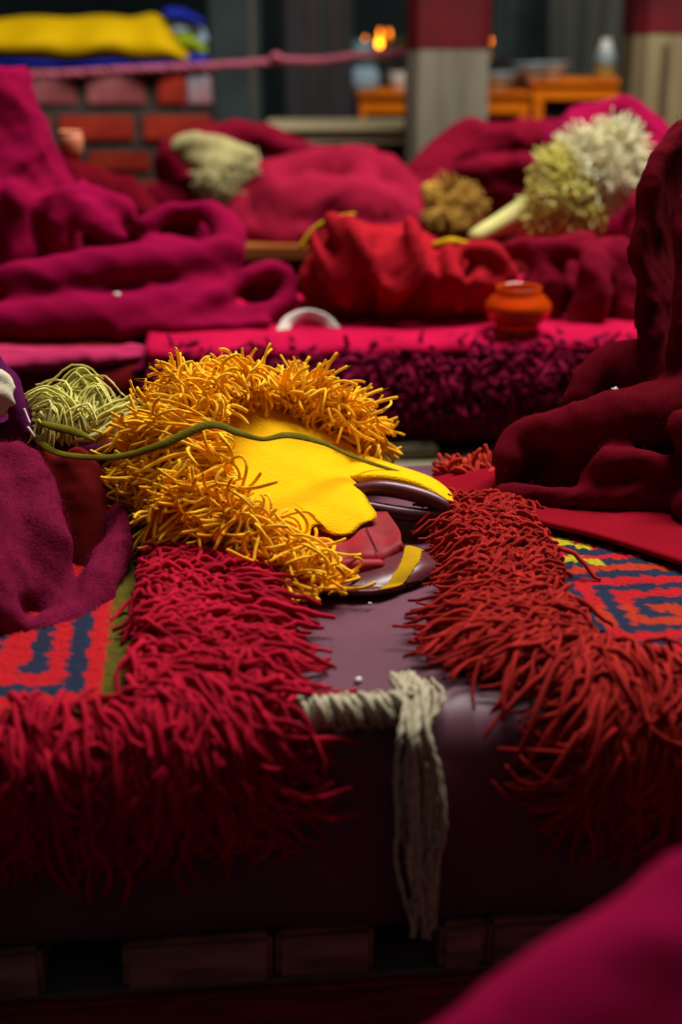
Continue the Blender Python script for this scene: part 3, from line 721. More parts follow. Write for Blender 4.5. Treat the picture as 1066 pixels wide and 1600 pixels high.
V, F = sweep(V3([(110, 690, 1.475), (150, 680, 1.47), (190, 655, 1.48), (215, 645, 1.49)]), np.array([6, 10, 12, 10])*.00068, 10, 30, .6); mesh_obj('felt_edge', V, F, M['stemfelt'], hatl)
V, F = ell(120, 670, 1.54, 80, 46, .03); mesh_obj('felt_body', V, F, M['stemfelt'], hatl)

# cream tassel hanging over the mattress edge
tas = empty('yarn_tassel', r1.at(r1.ST(640, 1100)[0], .02, .01), 'undyed cream yarn tassel hanging over the vinyl edge from a twisted braid', 'tassel')
def sfront(px, py, hh):                   # point in front of the mattress front plane
    r = ray(px, py); o_ = np.array([0, 0, CAMZ]); k = ((r1.O-E2*hh-o_)@E2)/(r@E2); return o_+r*k
kx = r1.ST(646, 1108)
top = r1.at(kx[0], kx[1]*.0+.012, .012)
for k in range(32):
    xb = 655+R0.normal()*17; xe = 656+R0.normal()*14+(10 if k % 5 == 0 else 0); yl = R0.uniform(1380, 1468) if k % 6 else R0.uniform(1290, 1400)
    h1 = R0.uniform(.008, .030)
    xt = 648+R0.normal()*16
    pts = [r1.at(r1.ST(xt-6, 1112)[0], -.004, .006+h1*.4), r1.at(r1.ST(xt, 1106)[0], .022, .010+h1*.6), sfront(xb*.5+xt*.5, 1150, h1), sfront(xb, 1210, h1), sfront(xb+R0.normal()*5, 1290, h1), sfront((xb+xe)/2+R0.normal()*7, 1350, h1*.9), sfront(xe, yl, h1*.8)]
    if k in (7, 19): pts += [sfront(xe+14, yl-16, h1+.004), sfront(xe+8, yl-34, h1+.004)]
    c = cr(np.array(pts), 46); T = nrm(np.gradient(c, axis=0)); a_ = nrm(np.cross(T, [0, -1, 0.01])); b_ = np.cross(T, a_)
    ph = np.linspace(0, 60, 46)+R0.random()*6
    two = np.stack([c+.0011*(np.cos(ph+q)[:, None]*a_+np.sin(ph+q)[:, None]*b_)+R0.normal(size=c.shape)*.0003 for q in (0, math.pi)])
    strands('strand', two, np.full(46, .0016), M['oldcream'], tas, 5, np.full(2, R0.random()), None)
c = []
for q in ((492, 1168), (505, 1148), (530, 1122), (570, 1116), (610, 1112), (650, 1106)):
    a0, t0 = r1.ST(*q); c.append(r1.at(a0, min(t0, .03), .014))
c = cr(np.array(c), 60); T = nrm(np.gradient(c, axis=0)); a_ = nrm(np.cross(T, [0, 0, 1])); b_ = np.cross(T, a_)
for k in range(3):
    ph = np.linspace(0, 26, 60)+k*2.094
    q = np.stack([c+.0095*(np.cos(ph)[:, None]*a_+np.sin(ph)[:, None]*b_)+R0.normal(size=(1, 3))*.0036 for _ in range(7)])
    strands('braid_ply', q+R0.normal(size=q.shape)*.0004, np.full(60, .0027), M['oldcream'], tas, 5, None, None)

# ------------------------------------------------------------ second row: robes, bag, jar
G2 = 'robes heaped along the second row'
# magenta cloak left: an upright cone of cloth on a skirt and big soft rolls
sh = tubes(
    [(-40, 505, 2.470, 34), (80, 500, 2.470, 36), (180, 495, 2.480, 36), (280, 478, 2.510, 34), (345, 440, 2.570, 36)],           # lower roll
    [(-20, 440, 2.550, 26), (40, 440, 2.530, 34), (130, 425, 2.530, 36), (210, 412, 2.530, 34), (290, 408, 2.550, 32), (345, 400, 2.580, 34)],  # upper roll
    [(225, 350, 2.690, 18), (270, 328, 2.710, 16), (325, 332, 2.700, 20), (355, 355, 2.670, 28), (355, 395, 2.630, 30), (330, 430, 2.590, 28)],  # hood like loop
    [(190, 520, 2.450, 16), (270, 500, 2.460, 18), (340, 462, 2.490, 18), (400, 425, 2.520, 18), (440, 425, 2.540, 18), (452, 452, 2.530, 15), (440, 480, 2.510, 18), (390, 494, 2.480, 18), (330, 502, 2.470, 18)],
    [(230, 512, 2.450, 16), (330, 512, 2.440, 14), (420, 505, 2.450, 12)])
sh += [ell(60, 480, 2.590, 180, 45, .09), ell(270, 440, 2.670, 110, 70, .07), ell(285, 372, 2.76, 75, 42, .04), ell(415, 462, 2.56, 38, 30, .03)]
ro = robe('wool_cloak', 'magenta wool cloak lying in thick rolls at left of the second row', M['magenta'], sh, .010, 4, .008, .09)
cb = P(-6, 400, 2.80); ck = mpp(cb); zz = lambda y: P(0, y, 2.80)[2]-cb[2]
V, F = lathe([(.5*ck, zz(420)), (136*ck, zz(420)), (134*ck, zz(350)), (128*ck, zz(300)), (122*ck, zz(285)), (110*ck, zz(245)), (96*ck, zz(200)), (84*ck, zz(160)), (74*ck, zz(118)), (70*ck, zz(106)), (60*ck, zz(101)), (.5*ck, zz(104))], 48)
sh = [(V*np.array([1, .8, 1])+cb, F)]+tubes([(130, 300, 2.74, 20), (185, 325, 2.73, 24), (215, 350, 2.73, 14)], [(105, 310, 2.70, 26), (150, 345, 2.69, 26), (190, 368, 2.69, 10)],
    [(80, 320, 2.69, 24), (95, 380, 2.68, 24)], [(20, 310, 2.67, 26), (30, 400, 2.66, 28)], [(-40, 300, 2.66, 30), (-50, 400, 2.64, 30)])
robe('wool_cloak', 'upright magenta cloak like a blunt cone at the upper left', M['magenta'], sh, .010, 4, .012, .06)
sh = tubes([(105, 284, 3.08, 38), (150, 300, 3.06, 40), (200, 320, 3.05, 40), (240, 345, 3.0, 26)], [(90, 330, 3.05, 60), (210, 370, 3.05, 50)])
robe('wool_robe', 'dark brownish maroon robe behind the upright magenta cloak', M['maroon'], sh, .012, 5, .012, .07)

# gathered red bag
def bagshape():
    nu, nv = 90, 60; V = np.zeros((nu, nv, 3)); u = np.linspace(-1, 1, nu); th = np.linspace(0, 2*np.pi, nv, endpoint=False)
    topx = [463, 475, 500, 545, 600, 650, 700, 760, 800, 812]; topy = [430, 375, 352, 338, 352, 350, 385, 388, 405, 440]
    boty = [480, 500, 510, 515, 518, 518, 515, 512, 500, 470]
    for a in range(nu):
        x = 463+(812-463)*(u[a]+1)/2
        ty = np.interp(x, topx, topy); by = np.interp(x, topx, boty)
        e = max(.02, 1-abs(u[a])**6)
        cy, ry = (ty+by)/2, (by-ty)/2
        fold = .20*math.sin(x*.085)+.12*math.sin(x*.17+1)+.06*math.sin(x*.043)
        for b in range(nv):
            s_, c_ = math.sin(th[b]), math.cos(th[b])
            d = 2.63-c_*(.115*e**.5+.02)*(1+fold*(1-.55*max(0, -s_)))
            V[a, b] = P(x+8*math.sin(th[b]*2+x*.05), cy-s_*ry*e**.5, d)
    F = [(a*nv+b, a*nv+(b+1) % nv, (a+1)*nv+(b+1) % nv, (a+1)*nv+b) for a in range(nu-1) for b in range(nv)]
    F += [tuple(range(nv))[::-1], tuple(range((nu-1)*nv, nu*nv))]
    return V.reshape(-1, 3), F
sh = [bagshape()]+tubes([(545, 345, 2.526, 12), (560, 380, 2.481, 15), (585, 430, 2.471, 14), (600, 455, 2.471, 12)], [(640, 350, 2.526, 12), (652, 390, 2.486, 14), (650, 430, 2.476, 14), (625, 460, 2.471, 13)],
    [(490, 368, 2.546, 10), (500, 400, 2.506, 12), (520, 440, 2.491, 12)], [(700, 390, 2.526, 12), (712, 430, 2.486, 13), (718, 480, 2.486, 13)], [(730, 390, 2.526, 14), (770, 395, 2.516, 20), (790, 425, 2.526, 20)],
    [(600, 455, 2.476, 10), (612, 462, 2.471, 11), (625, 460, 2.471, 10)], [(520, 345, 2.546, 14), (545, 400, 2.491, 14), (540, 470, 2.486, 16)])
bag = empty('cloth_bag', P(630, 518, 2.590), 'bright red gathered cloth bag with yellow rim, beside the amber jar', 'bag')
fuse('bag_body', sh, .0085, 3, .006, .05, M['brightred'], bag)
V, F = sweep(V3([(470, 385, 2.560), (490, 360, 2.570), (520, 343, 2.570), (552, 335, 2.580)]), np.array([4, 6, 6, 4])*.00125, 8, 30, .8); mesh_obj('rim_trim', V, F, M['ribbon'], bag)
V, F = sweep(V3([(682, 382, 2.550), (705, 378, 2.550), (728, 380, 2.560)]), np.array([7, 10, 6])*.00125, 10, 24, .7); mesh_obj('rim_trim', V, F, M['ribbon'], bag)

# folds right of the bag
sh = tubes([(800, 390, 2.630, 22), (860, 388, 2.590, 26), (905, 385, 2.570, 24), (930, 410, 2.530, 26), (925, 470, 2.510, 30), (910, 515, 2.510, 28)],
    [(860, 410, 2.610, 30), (850, 460, 2.570, 34), (845, 510, 2.570, 24)], [(960, 400, 2.590, 34), (985, 460, 2.570, 40), (985, 520, 2.550, 36)], [(1010, 330, 2.780, 40), (1040, 420, 2.680, 60)])
sh += [ell(910, 460, 2.670, 110, 75, .07)]
robe('wool_robe', 'crimson robe in hanging folds right of the amber jar', M['crimson'], sh, .010, 4, .012, .06)
sh = tubes([(880, 235, 3.3, 40), (915, 190, 3.32, 34), (960, 178, 3.32, 26), (1000, 190, 3.3, 30), (1030, 235, 3.25, 36), (1050, 300, 3.2, 46)], [(935, 200, 3.25, 24), (965, 240, 3.22, 26), (990, 300, 3.2, 30)],
    [(900, 210, 3.26, 34), (900, 280, 3.24, 44), (900, 340, 3.24, 40)], [(1000, 260, 3.2, 40), (1010, 340, 3.1, 50), (960, 350, 3.1, 50)])
robe('wool_cloak', 'magenta cloak bunched up behind the pale lime crest hat', M['magenta'], sh, .012, 4, .014, .08)

# pale lime crest hat leaning on the folds
hc = empty('crest_hat', P(850, 375, 2.92), 'pale lime crest hat with a felt stem and shaggy head, upper right', 'hat')
V, F = sweep(V3([(748, 368, 2.84), (790, 345, 2.86), (840, 316, 2.88), (880, 295, 2.9)]), np.array([16, 20, 25, 28])*.0013, 16, 40, .8); mesh_obj('felt_stem', V, F, M['stemfelt'], hc)
V, F = sweep(V3([(850, 320, 2.88), (900, 300, 2.89), (950, 262, 2.9)]), np.array([34, 44, 34])*.0013, 14, 24); mesh_obj('felt_core', V, F, M['stemfelt'], hc)
def tuftball(name, parent, mat, lobes, n, lmin, lmax, r):
    p0, v0 = [], []
    for (px, py, d, rp, dx, dy) in lobes:
        c = P(px, py, d); k = mpp(c); q = nrm(R0.normal(size=(n, 3))); q[:, 1] = -np.abs(q[:, 1])*.9+.15
        p0.append(c+q*rp*k*.72); v0.append(q+np.array([dx, 0, dy])*.8)
    p0 = np.vstack(p0); v0 = np.vstack(v0)
    return strands(name, grow(p0, v0, R0.uniform(lmin, lmax, len(p0)), 7, .08, .3, None, .22), taper(7, r, .8), mat, parent, 5)
tuftball('lower_fringe', hc, M['lime'], [(850, 335, 2.87, 24, -.4, -.1), (880, 305, 2.86, 40, -.3, .3), (900, 335, 2.86, 36, .0, -.3), (875, 270, 2.88, 26, -.5, .6)], 420, .028, .05, .0019)
tuftball('upper_fringe', hc, M['cream'], [(930, 275, 2.88, 44, .5, .2), (915, 250, 2.90, 34, 0, .9), (955, 240, 2.91, 36, .5, .8), (965, 275, 2.9, 30, .9, .1)], 480, .03, .06, .0019)

# amber glass jar
jc = G(808, 524, S+.017); jk = mpp(jc)
jar = empty('glass_jar', jc, 'amber glass jar with bulging belly on the pink mat', 'jar')
pr = [(.3, 0), (32, 0), (37, 4), (35, 11), (32, 15), (38, 22), (49, 32), (53, 44), (50, 53), (40, 63), (34, 70), (36, 77), (33, 77), (31, 70), (37, 62), (46, 52), (48, 44), (44, 34), (32, 26), (.3, 24)]
V, F = lathe(np.array(pr)*jk, 32); o = mesh_obj('jar_body', V+jc, F, M['amber'], jar)
V, F = lathe(np.array([(.3, 24.5), (27, 25), (41, 32), (45, 40), (42, 47), (.3, 47)])*jk, 24); mesh_obj('amber_fill', V+jc, F, plain('amber_wax', (150, 36, 4), (120, 26, 4), 20, .5), jar)
# straps
V, F = sweep(V3([(440, 522, 2.44), (452, 502, 2.46), (480, 492, 2.48), (508, 500, 2.47), (526, 520, 2.45)]), np.full(5, 10*.0011), 8, 50, .16, (0, 1, .15))
tag(mesh_obj('strap_loop', V, F, M['white']), 'white tape loop arching on the pink mat before the red bag', 'strap')
V, F = sweep(V3([(650, 526, 2.47), (700, 522, 2.48), (740, 514, 2.50), (760, 508, 2.52)]), np.full(4, 7*.0011), 8, 40, .3)
tag(mesh_obj('strap', V, F, M['greycloth']), 'grey strap lying flat between the red bag and amber jar', 'strap')
# mauve folded edge at the left end of the second seat
sh = tubes([(-60, 574, 2.255, 24, .7), (60, 566, 2.29, 23, .7), (150, 560, 2.31, 20, .7), (275, 554, 2.35, 14, .7)], [(-60, 556, 2.34, 26, .5), (120, 552, 2.37, 24, .5), (230, 548, 2.40, 18, .5)])
robe('folded_cloth', 'mauve cloth folded over the left end of the second seat', M['mauve'], sh, .007, 4, .006, .06, 'cloth')

# ------------------------------------------------------------ third row heaps
sh = tubes([(385, 340, 3.55, 44), (430, 290, 3.6, 46), (500, 270, 3.62, 40), (580, 265, 3.62, 38), (630, 300, 3.58, 36), (655, 345, 3.52, 34)],
    [(440, 330, 3.50, 46), (520, 320, 3.48, 50), (600, 330, 3.46, 46)], [(400, 360, 3.46, 26), (480, 372, 3.44, 26), (600, 372, 3.42, 30), (660, 370, 3.42, 22)], [(560, 250, 3.58, 18), (575, 300, 3.5, 22), (600, 360, 3.46, 22)], [(425, 280, 3.54, 16), (415, 320, 3.48, 18), (420, 365, 3.44, 16)])
robe('wool_robe', 'rose red robe heaped like a cushion in the third row centre', M['pinkred'], sh, .013, 4, .016, .08)
sh = tubes([(290, 260, 3.85, 50), (340, 225, 3.9, 34), (400, 215, 3.9, 26), (450, 235, 3.88, 26), (510, 255, 3.85, 24)], [(300, 320, 3.7, 50), (380, 320, 3.7, 60), (250, 330, 3.7, 40)])
robe('wool_robe', 'crimson robe spread under the cream fringed hat', M['crimson'], sh, .014, 4, .016, .09)
sh = tubes([(650, 285, 3.75, 30), (710, 235, 3.85, 36), (770, 220, 3.88, 30), (850, 215, 3.85, 32), (900, 240, 3.8, 34)], [(680, 300, 3.7, 34), (780, 290, 3.7, 50), (880, 290, 3.68, 50)], [(720, 270, 3.66, 20), (800, 262, 3.64, 22), (870, 255, 3.64, 20)])
robe('wool_robe', 'dark crimson robe sprawled before the grey column', M['crimson'], sh, .013, 4, .018, .07)
fh = empty('fringed_hat', P(340, 300, 3.6), 'grey cream fringed hat lying on the crimson robe, far left', 'hat')
sh = tubes([(285, 228, 3.66, 20), (330, 232, 3.62, 24), (380, 250, 3.6, 24), (405, 265, 3.6, 14)], [(290, 245, 3.64, 14), (340, 262, 3.58, 24), (370, 275, 3.58, 20)], [(330, 240, 3.62, 22), (335, 285, 3.55, 18)])
fuse('felt_body', sh, .009, 4, .006, .05, M['greyfelt'], fh)
tuftball('fringe', fh, yarn('grey_cream_yarn', (140, 130, 86), (174, 164, 118)), [(345, 282, 3.53, 20, 0, -1.2), (380, 268, 3.56, 16, .5, -.9), (330, 275, 3.55, 14, -.2, -1.2)], 90, .03, .05, .0025)
fh = empty('fringed_hat', P(700, 345, 3.35), 'ochre fringed hat peeping out behind the red bag', 'hat')
sh = tubes([(672, 300, 3.42, 18), (690, 320, 3.38, 24), (715, 335, 3.35, 16)], [(680, 345, 3.38, 22), (720, 350, 3.35, 18)])
fuse('felt_body', sh, .009, 4, .006, .05, cloth('ochre_felt', (150, 108, 40), (180, 136, 60), 12), fh)
tuftball('fringe', fh, M['ochreyarn'], [(705, 308, 3.38, 16, .7, .3), (726, 318, 3.37, 12, 1.0, 0), (695, 330, 3.35, 14, .3, -1.0)], 110, .03, .055, .0024)
V, F = ell(112, 222, 3.3, 17, 22, .04)
cu = empty('peach_form', P(112, 246, 3.08), 'small unidentified peach shape, modelled as a cup, beside the upright cloak', 'cup')  # unidentified peach shape; the cup form is only a stand-in
c0 = P(112, 248, 3.08); k0 = mpp(c0)
V, F = lathe(np.array([(.3, 0), (12, 0), (18, 12), (20, 30), (17, 40), (15, 40), (16, 30), (13, 6), (.3, 4)])*k0, 24); mesh_obj('bowl', V+c0, F, M['peach'], cu)
V, F = lathe(np.array([(17.5, 38.5), (18.5, 41), (16, 43), (14.5, 41), (15, 38.5)])*k0, 24); mesh_obj('rim', V+c0, F, M['peach'], cu)

# ------------------------------------------------------------ foreground heap, bottom right
sh = []
def wt(lst): 
    return [sweep(np.array([q[:3] for q in it]), np.array([q[3] for q in it]), 16, 10*len(it)) for it in lst]
c1 = P(1120, 1620, .56)
sh = tubes([(650, 1800, .54, 160), (770, 1715, .54, 155), (890, 1640, .55, 165), (1010, 1575, .56, 170), (1170, 1510, .57, 180)], [(900, 1790, .53, 200), (1150, 1680, .54, 220)])
sh += wt([[(.10, .50, .22, .12), (.26, .50, .24, .15)], [(.09, .50, .10, .11), (.28, .50, .10, .12)]])
ro = robe('wool_robe', 'blurred magenta robe close to the camera at bottom right', M['magenta'], sh, .010, 6, .008, .07)

# ------------------------------------------------------------ background
def at_box(name, x0, x1, y0, y1, d, dep, mat, parent=None, bev=.004, z0=None, z1=None):
    """box whose front face spans those pixels at distance d"""
    a, b = P(x0, y1, d), P(x1, y0, d); zlo = a[2] if z0 is None else z0; zhi = b[2] if z1 is None else z1
    xa, xb = P(x0, (y0+y1)/2, d)[0], P(x1, (y0+y1)/2, d)[0]
    me = bbox_mesh(name, (xb-xa, dep, zhi-zlo), bev); o = link(name, me, mat, None, False)
    o.location = ((xa+xb)/2, d+dep/2, zlo)
    if parent is not None: o.parent = parent; o.matrix_parent_inverse = Matrix.Translation(-parent.location)
    return o
def prism(name, wd, ch, z0, z1, x, y, mat, parent):
    h = wd/2; o8 = [(-h+ch, -h), (h-ch, -h), (h, -h+ch), (h, h-ch), (h-ch, h), (-h+ch, h), (-h, h-ch), (-h, -h+ch)]
    V = [(x+a, y+b, z) for z in (z0, z1) for a, b in o8]
    F = [(k, (k+1) % 8, 8+(k+1) % 8, 8+k) for k in range(8)]+[tuple(range(8))[::-1], tuple(range(8, 16))]
    return mesh_obj(name, V, F, mat, parent, False)
def column(x0, x1, ycut, d, lowmat, label, chamfer, strips, upmat, stripmat):
    zc = P(x0, ycut, d)[2]; xa, xb = P(x0, 100, d)[0], P(x1, 100, d)[0]; wd = xb-xa; xm = (xa+xb)/2
    r = empty('column', (xm, d+wd/2, 0), label, 'column')
    o = prism('shaft', wd, chamfer, 0, zc, xm, d+wd/2, lowmat, r)
    o = prism('painted_shaft', wd*1.012, chamfer, zc, 3.9, xm, d+wd/2, upmat, r)
    for gx in strips:
        gxw = P(gx, 100, d)[0]; me = bbox_mesh('shaft_strip', (.018, .012, zc-.05), .002, 1)
        o = link('shaft_strip', me, stripmat, r, False); o.location = (gxw, d-.004, .02)
    return r
column(638, 766, 76, 4.45, M['colgrey'], 'square column, bare grey wood below dark red paint, centre right', .03, (), M['colred'], None)
column(992, 1130, 52, 4.45, M['coltan'], 'square column, tan wood below red paint, at the right edge', .035, (1040,), M['colred'], plain('dark_groove', (84, 66, 40), (66, 52, 32), 8, .8))
column(326, 406, -300, 5.3, M['colteal'], 'slim teal grey column with a pale corner, beside the brick plinth', .01, (394,), M['colteal'], M['colpale'])
column(440, 552, -300, 5.5, M['colglass'], 'smoky grey panelled column left of the lamps', .02, (485, 520), M['colglass'], plain('brown_reflection', (74, 58, 50), (58, 46, 42), 8, .6))  # the two brown strips are reflections painted onto the smoky surface
# pale bench behind the third row
be = empty('low_bench', (P(530, 200, 4.72)[0], 4.85, 0), 'pale grey wooden bench behind the heaps, left of the central column', 'bench')
at_box('bench_top', 410, 760, 198, 206, 4.75, .40, M['palewood'], be)
at_box('front_board', 415, 755, 206, 226, 4.77, .03, M['palewood'], be)
zb = P(415, 224, 4.8)[2]
at_box('bench_base', 425, 750, 224, 400, 4.85, .28, M['darkpanel'], be, .004, 0, zb)
# orange tables
def table(x0, x1, yt, d, posts, label, rail):
    r = empty('lacquered_table', (P((x0+x1)/2, yt, d)[0], d+.2, 0), label, 'table')
    zt = P(x0, yt, d)[2]; k = mpp(P(x0, yt, d))
    at_box('table_top', x0-4, x1+4, yt, yt+5, d-.02, .5, M['orange'], r, .004)
    at_box('rail', x0, x1, yt+5, yt+rail, d, .04, M['orange'], r, .003)
    for (a, b) in posts:
        at_box('post', a, b, yt+rail, yt+80, d, .05, M['orange'], r, .003, 0)
    at_box('recess_panel', x0+2, x1-2, yt+rail, yt+80, d+.06, .03, M['darkpanel'], r, .002, 0)
    return zt
zt1 = table(562, 828, 146, 5.6, [(562, 572), (700, 712), (812, 824)], 'orange lacquered table behind the central column, left of two', 32)
zt2 = table(832, 991, 128, 5.75, [(834, 848), (972, 988)], 'orange lacquered table under the white bottle, right of two', 28)
def turn(name, label, cat, px, z, d, prof, mats, parts, flame=None, group=None):
    """lathed thing standing at height z under pixel column px; prof = list of profiles in metres"""
    x = P(px, 110, d)[0]; r = empty(name, (x, d, z), label, cat, group)
    for pn, p, m in zip(parts, prof, mats):
        V, F = lathe(p, 20); mesh_obj(pn, V+np.array([x, d, z]), F, M[m] if isinstance(m, str) else m, r)
    return r
turn('bottle', 'white bottle with a green and blue label on the right table', 'bottle', 945, zt2, 5.9, [[(.001, 0), (.036, 0), (.038, .01), (.038, .045), (.001, .045)], [(.001, .045), (.038, .045), (.039, .09), (.036, .10), (.001, .10)], [(.001, .10), (.035, .10), (.026, .125), (.02, .13), (.02, .155), (.001, .157)]], ['ochreyarn', 'bottlelab', 'bottlew'], ['bottle_base', 'label_band', 'neck'])
turn('vase', 'pale teal vase at the left end of the orange table', 'vase', 566, zt1, 5.75, [[(.001, 0), (.06, 0), (.07, .03), (.066, .07), (.05, .09), (.001, .09)], [(.001, .09), (.046, .09), (.058, .12), (.055, .16), (.03, .19), (.001, .19)]], ['palesilk', 'tealvase'], ['vase_foot', 'vase_body'])
turn('cup', 'small white cup between the vase and the central column', 'cup', 624, zt1, 5.72, [[(.001, 0), (.02, 0), (.024, .008), (.036, .04), (.04, .07), (.037, .07), (.032, .04), (.001, .012)], [(.038, .066), (.042, .069), (.042, .073), (.038, .074), (.036, .07)]], ['bottlew', 'bottlew'], ['cup_body', 'rim'])
for k, (px, d, zz, nm) in enumerate([(778, 5.75, 0, 'leftmost of the row'), (806, 5.9, .0, 'second from the left'), (832, 5.8, .02, 'third from the left'), (860, 5.95, .01, 'rightmost of the row')]):
    z = zt1 if px < 829 else zt2
    turn('offering_bowl', 'silvery offering bowl on the orange tables right of the column, '+nm, 'bowl', px, z, d, [[(.001, 0), (.03, 0), (.034, .006), (.03, .012), (.06, .035), (.074, .062), (.07, .063), (.05, .034), (.001, .018)], [(.071, .06), (.078, .062), (.079, .067), (.072, .069), (.069, .064)]], ['steel', 'steel'], ['bowl_body', 'rim'], None, 'offering bowls on the orange tables')
# shelf with butter lamps behind the tables
sz = P(590, 92, 6.5)[2]
tag(at_box('altar_cabinet', 552, 800, 92, 98, 6.5, .35, M['darkpanel'], None, .004, 0), 'dark altar cabinet carrying the butter lamps behind the tables', 'cabinet')
lampm = [(593, 63, 0, 'brightest, in front'), (571, 57, .03, 'left one'), (594, 45, .06, 'high one behind the brightest'), (608, 46, .09, 'faint right one'), (766, 58, .0, 'half hidden by the column')]
for px, py, dd, tx in lampm:
    d = 6.6+dd; x = P(px, py, d)[0]; zf = P(px, py, d)[2]; z = sz; hh = max(.04, zf-z-.03)
    r = empty('butter_lamp', (x, d, z), 'brass butter lamp with a flame on the altar cabinet, '+tx, 'lamp', 'butter lamps on the altar cabinet')
    V, F = lathe([(.001, 0), (.022, 0), (.022, .005), (.008, .012), (.007, hh*.55), (.018, hh*.7), (.024, hh), (.021, hh), (.001, hh*.8)], 16); mesh_obj('lamp_cup', V+np.array([x, d, z]), F, M['brass'], r)
    e = .012 if tx[0] == 'b' else .008
    V, F = lathe([(.0005, 0), (e*.7, e*.5), (e, e*1.2), (e*.7, e*2.4), (.0005, e*4)], 10); mesh_obj('flame', V+np.array([x, d, z+hh]), F, M['flame'] if tx[0] == 'b' else glow('faint_flame', (255, 130, 20), 5.0), r)
px_ = P(632, 100, 6.6)
pl = empty('offering_plant', (px_[0], 6.62, sz), 'small yellow green leafy offering beside the central column', 'plant')
lf = []
for k in range(14):
    a = k*2.4; V, F = sweep(np.array([(px_[0], 6.62, sz+.01), (px_[0]+.03*math.cos(a), 6.62+.03*math.sin(a), sz+.03+.004*k), (px_[0]+.06*math.cos(a), 6.62+.06*math.sin(a), sz+.03+.005*k)]), np.array([.003, .016, .004]), 6, 8, .2); mesh_obj('leaf', V, F, M['leaf'], pl)
# hanging grey cloths
def drape(name, x0, x1, y0, y1, d, mat, label, amp=.05, fr=30, cat='cloth'):
    n, m_ = 60, 14; g = np.zeros((n, m_, 3))
    for a in range(n):
        for b in range(m_):
            q = P(x0+(x1-x0)*a/(n-1), 60, d); zt = P(0, y0, d)[2]; zb_ = P(0, y1, d)[2]
            g[a, b] = (q[0]+.02*math.sin(b*.5+a*.2), d+amp*math.sin(q[0]*fr+.4*b/m_)+amp*.5*math.sin(q[0]*fr*2.3+b*.1), zt+(zb_-zt)*b/(m_-1))
    V, F = solid(g, .006); return tag(mesh_obj(name, V, F, mat), label, cat)
drape('hanging_cloth', 862, 1100, -400, 170, 6.9, M['greycloth'], 'grey cloth hanging in soft folds behind the white bottle', .06, 17)
drape('hanging_cloth', 775, 862, -400, 190, 7.2, M['colteal'], 'dark teal cloth hanging behind the silvery bowls', .04, 22)
# brick plinth, upper left
BD = 5.0
bp = empty('brick_plinth', (P(100, 200, BD)[0], BD+.3, 0), 'red brick plinth with grey mortar under the yellow silk, upper left', 'plinth')
at_box('mortar_core', -240, 328, 96, 300, BD+.012, .5, M['mortar'], bp, .002, 0)
rows = [(118, 164, [(-60, 8, 'brick'), (22, 118, 'brickpink'), (134, 226, 'brickpink'), (246, 290, 'brick'), (293, 328, 'brickwhite')]), (182, 220, [(-100, -20, 'brick'), (-8, 78, 'brick'), (92, 208, 'brick'), (224, 328, 'brick')]), (238, 268, [(-60, 20, 'brick'), (34, 122, 'brick'), (138, 234, 'brick'), (250, 328, 'brick')]), (284, 316, [(-100, 0, 'brick'), (14, 96, 'brick'), (110, 200, 'brick'), (216, 328, 'brick')])]
for (y0, y1, bs) in rows:
    for (x0, x1, mt) in bs:
        at_box('brick', x0, x1, y0, y1, BD+random.uniform(-.004, .004), .1, M[mt], bp, .006)
def silk(name, xs, yt, yb, d, mat, label, bulge=.12, cat='cloth'):
    n = len(xs); K = 10
    xx = np.linspace(xs[0], xs[-1], 80); T_ = np.interp(xx, xs, yt); B_ = np.interp(xx, xs, yb)
    sm = lambda q: np.convolve(np.pad(q, 3, 'edge'), np.ones(7)/7, 'valid'); T_, B_ = sm(T_), sm(B_)
    ph = np.linspace(0, 1, 16); g = np.zeros((80, 16, 3))
    for a in range(80):
        for b in range(16):
            g[a, b] = P(xx[a], T_[a]+(B_[a]-T_[a])*ph[b], d+.18*(1-ph[b])**1.5-bulge*.5*math.sin(ph[b]*3.14)+.015*math.sin(xx[a]*.06+ph[b]*3))
    back = g[:, ::-1].copy(); back[..., 1] = d+.24; 
    full = np.concatenate([g, back], 1); m_ = 32
    V = full.reshape(-1, 3); F = [(a*m_+b, a*m_+(b+1) % m_, (a+1)*m_+(b+1) % m_, (a+1)*m_+b) for a in range(79) for b in range(m_)]+[tuple(range(m_))[::-1], tuple(range(79*m_, 80*m_))]
    return tag(mesh_obj(name, V, F, mat), label, cat)
silk('silk_cover', [-200, 0, 45, 110, 160, 215, 232, 250, 292], [40, 30, 24, 28, 22, 30, 18, 16, 92], [90, 84, 88, 92, 86, 92, 92, 94, 95], 4.975, M['ysilk'], 'yellow silk cloth heaped along the top of the brick plinth')
silk('silk_cover', [-200, 20, 60, 110, 170, 230, 300, 322], [76, 80, 84, 86, 82, 84, 84, 84], [101, 98, 101, 104, 99, 102, 98, 95], 4.96, M['bluesilk'], 'deep blue silk edge showing below the yellow silk', .02)
sh = tubes([(262, 22, 5.12, 10), (290, 24, 5.14, 10), (312, 34, 5.14, 9)]); tag(fuse('silk_bundle', sh, .009, 3, .006, .05, M['bluesilk']), 'blue silk roll behind the right end of the yellow silk', 'cloth')
sh = tubes([(275, 42, 5.16, 12), (305, 46, 5.18, 12), (316, 62, 5.18, 10)]); tag(fuse('silk_bundle', sh, .009, 3, .006, .05, M['palesilk']), 'pale blue silk roll under the blue roll', 'cloth')
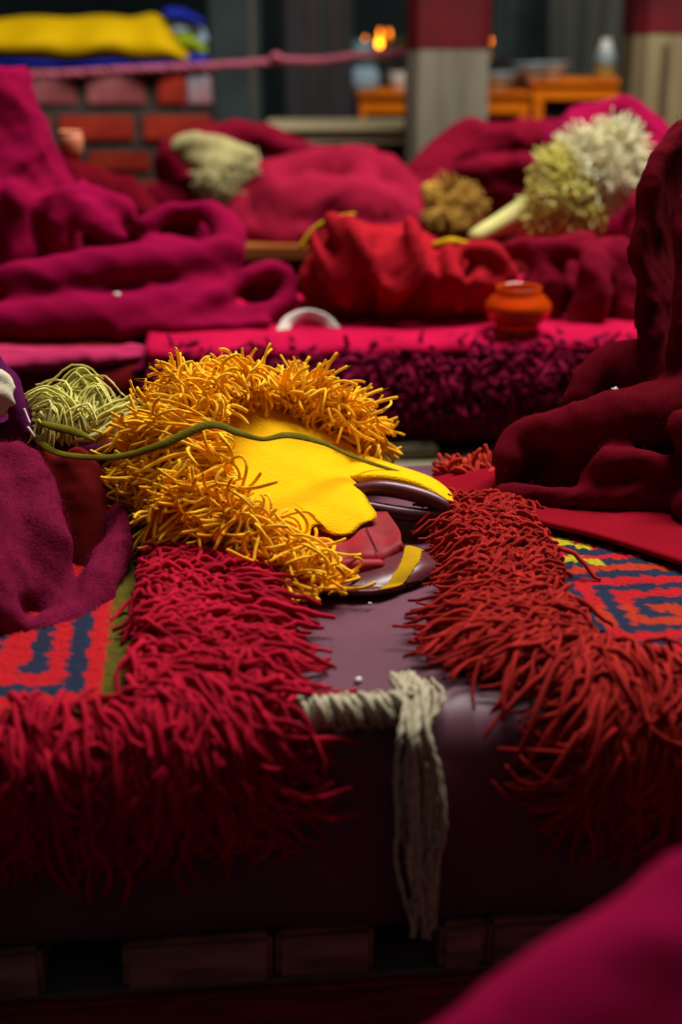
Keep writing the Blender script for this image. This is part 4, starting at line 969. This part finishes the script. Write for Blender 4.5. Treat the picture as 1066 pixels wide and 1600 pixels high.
sh = tubes([(285, 64, 5.16, 13), (305, 68, 5.18, 13), (314, 80, 5.18, 11)]); tag(fuse('silk_bundle', sh, .009, 3, .006, .05, M['greensilk']), 'green silk roll at the right end of the yellow silk', 'cloth')
# pink rope
rp = [(-40, 113, 4.8), (80, 116, 4.8), (200, 109, 4.8), (330, 103, 4.8), (428, 96, 4.8), (435, 94, 4.8), (500, 95, 4.8), (554, 88, 4.8), (640, 80, 4.82)]
ropes = empty('pink_rope', P(250, 108, 4.8), 'pink rope stretched across the far left with a knot', 'rope')
c = cr(V3(rp), 160); T = nrm(np.gradient(c, axis=0)); a_ = nrm(np.cross(T, [0, 0, 1])); b_ = np.cross(T, a_); ph = np.linspace(0, 150, 160)
for q in (0, 2.09, 4.19):
    w_ = c+.0065*(np.cos(ph+q)[:, None]*a_+np.sin(ph+q)[:, None]*b_)
    strands('rope_ply', w_[None], np.full(160, .0075), M['pinkrope'], ropes, 6, None, None)
sh = tubes([(424, 92, 4.795, 6), (432, 88, 4.785, 7), (438, 94, 4.79, 6), (430, 98, 4.79, 5)]); fuse('knot', sh, .005, 2, 0, .05, M['pinkrope'], ropes)

# ------------------------------------------------------------ lint and crumbs
def crumb(p, r, label, mat='lint'):
    bm = bmesh.new(); bmesh.ops.create_icosphere(bm, subdivisions=2, radius=r)
    for v in bm.verts: v.co *= random.uniform(.6, 1.3)
    for v in bm.verts: v.co += Vector(p)
    me = bpy.data.meshes.new('lint_bit'); bm.to_mesh(me); bm.free()
    tag(link('lint_bit', me, M[mat]), label, 'lint')
crumb(P(183, 462, 2.475), .006, 'white lint speck on the front roll of the magenta cloak')
crumb(P(962, 611, 1.60), .005, 'white crumb caught in the fold of the dark maroon robe')
crumb(P(186, 970, 1.24), .004, 'pale lint on the crimson fringe beside the plum robe')
a0, t0 = r1.ST(560, 1068); crumb(r1.at(a0, t0, .003), .003, 'pale crumb on the vinyl between the rugs')
a0, t0 = r1.ST(578, 948); crumb(r1.at(a0, t0, .003), .002, 'tiny crumb on the vinyl just below the yellow hat')
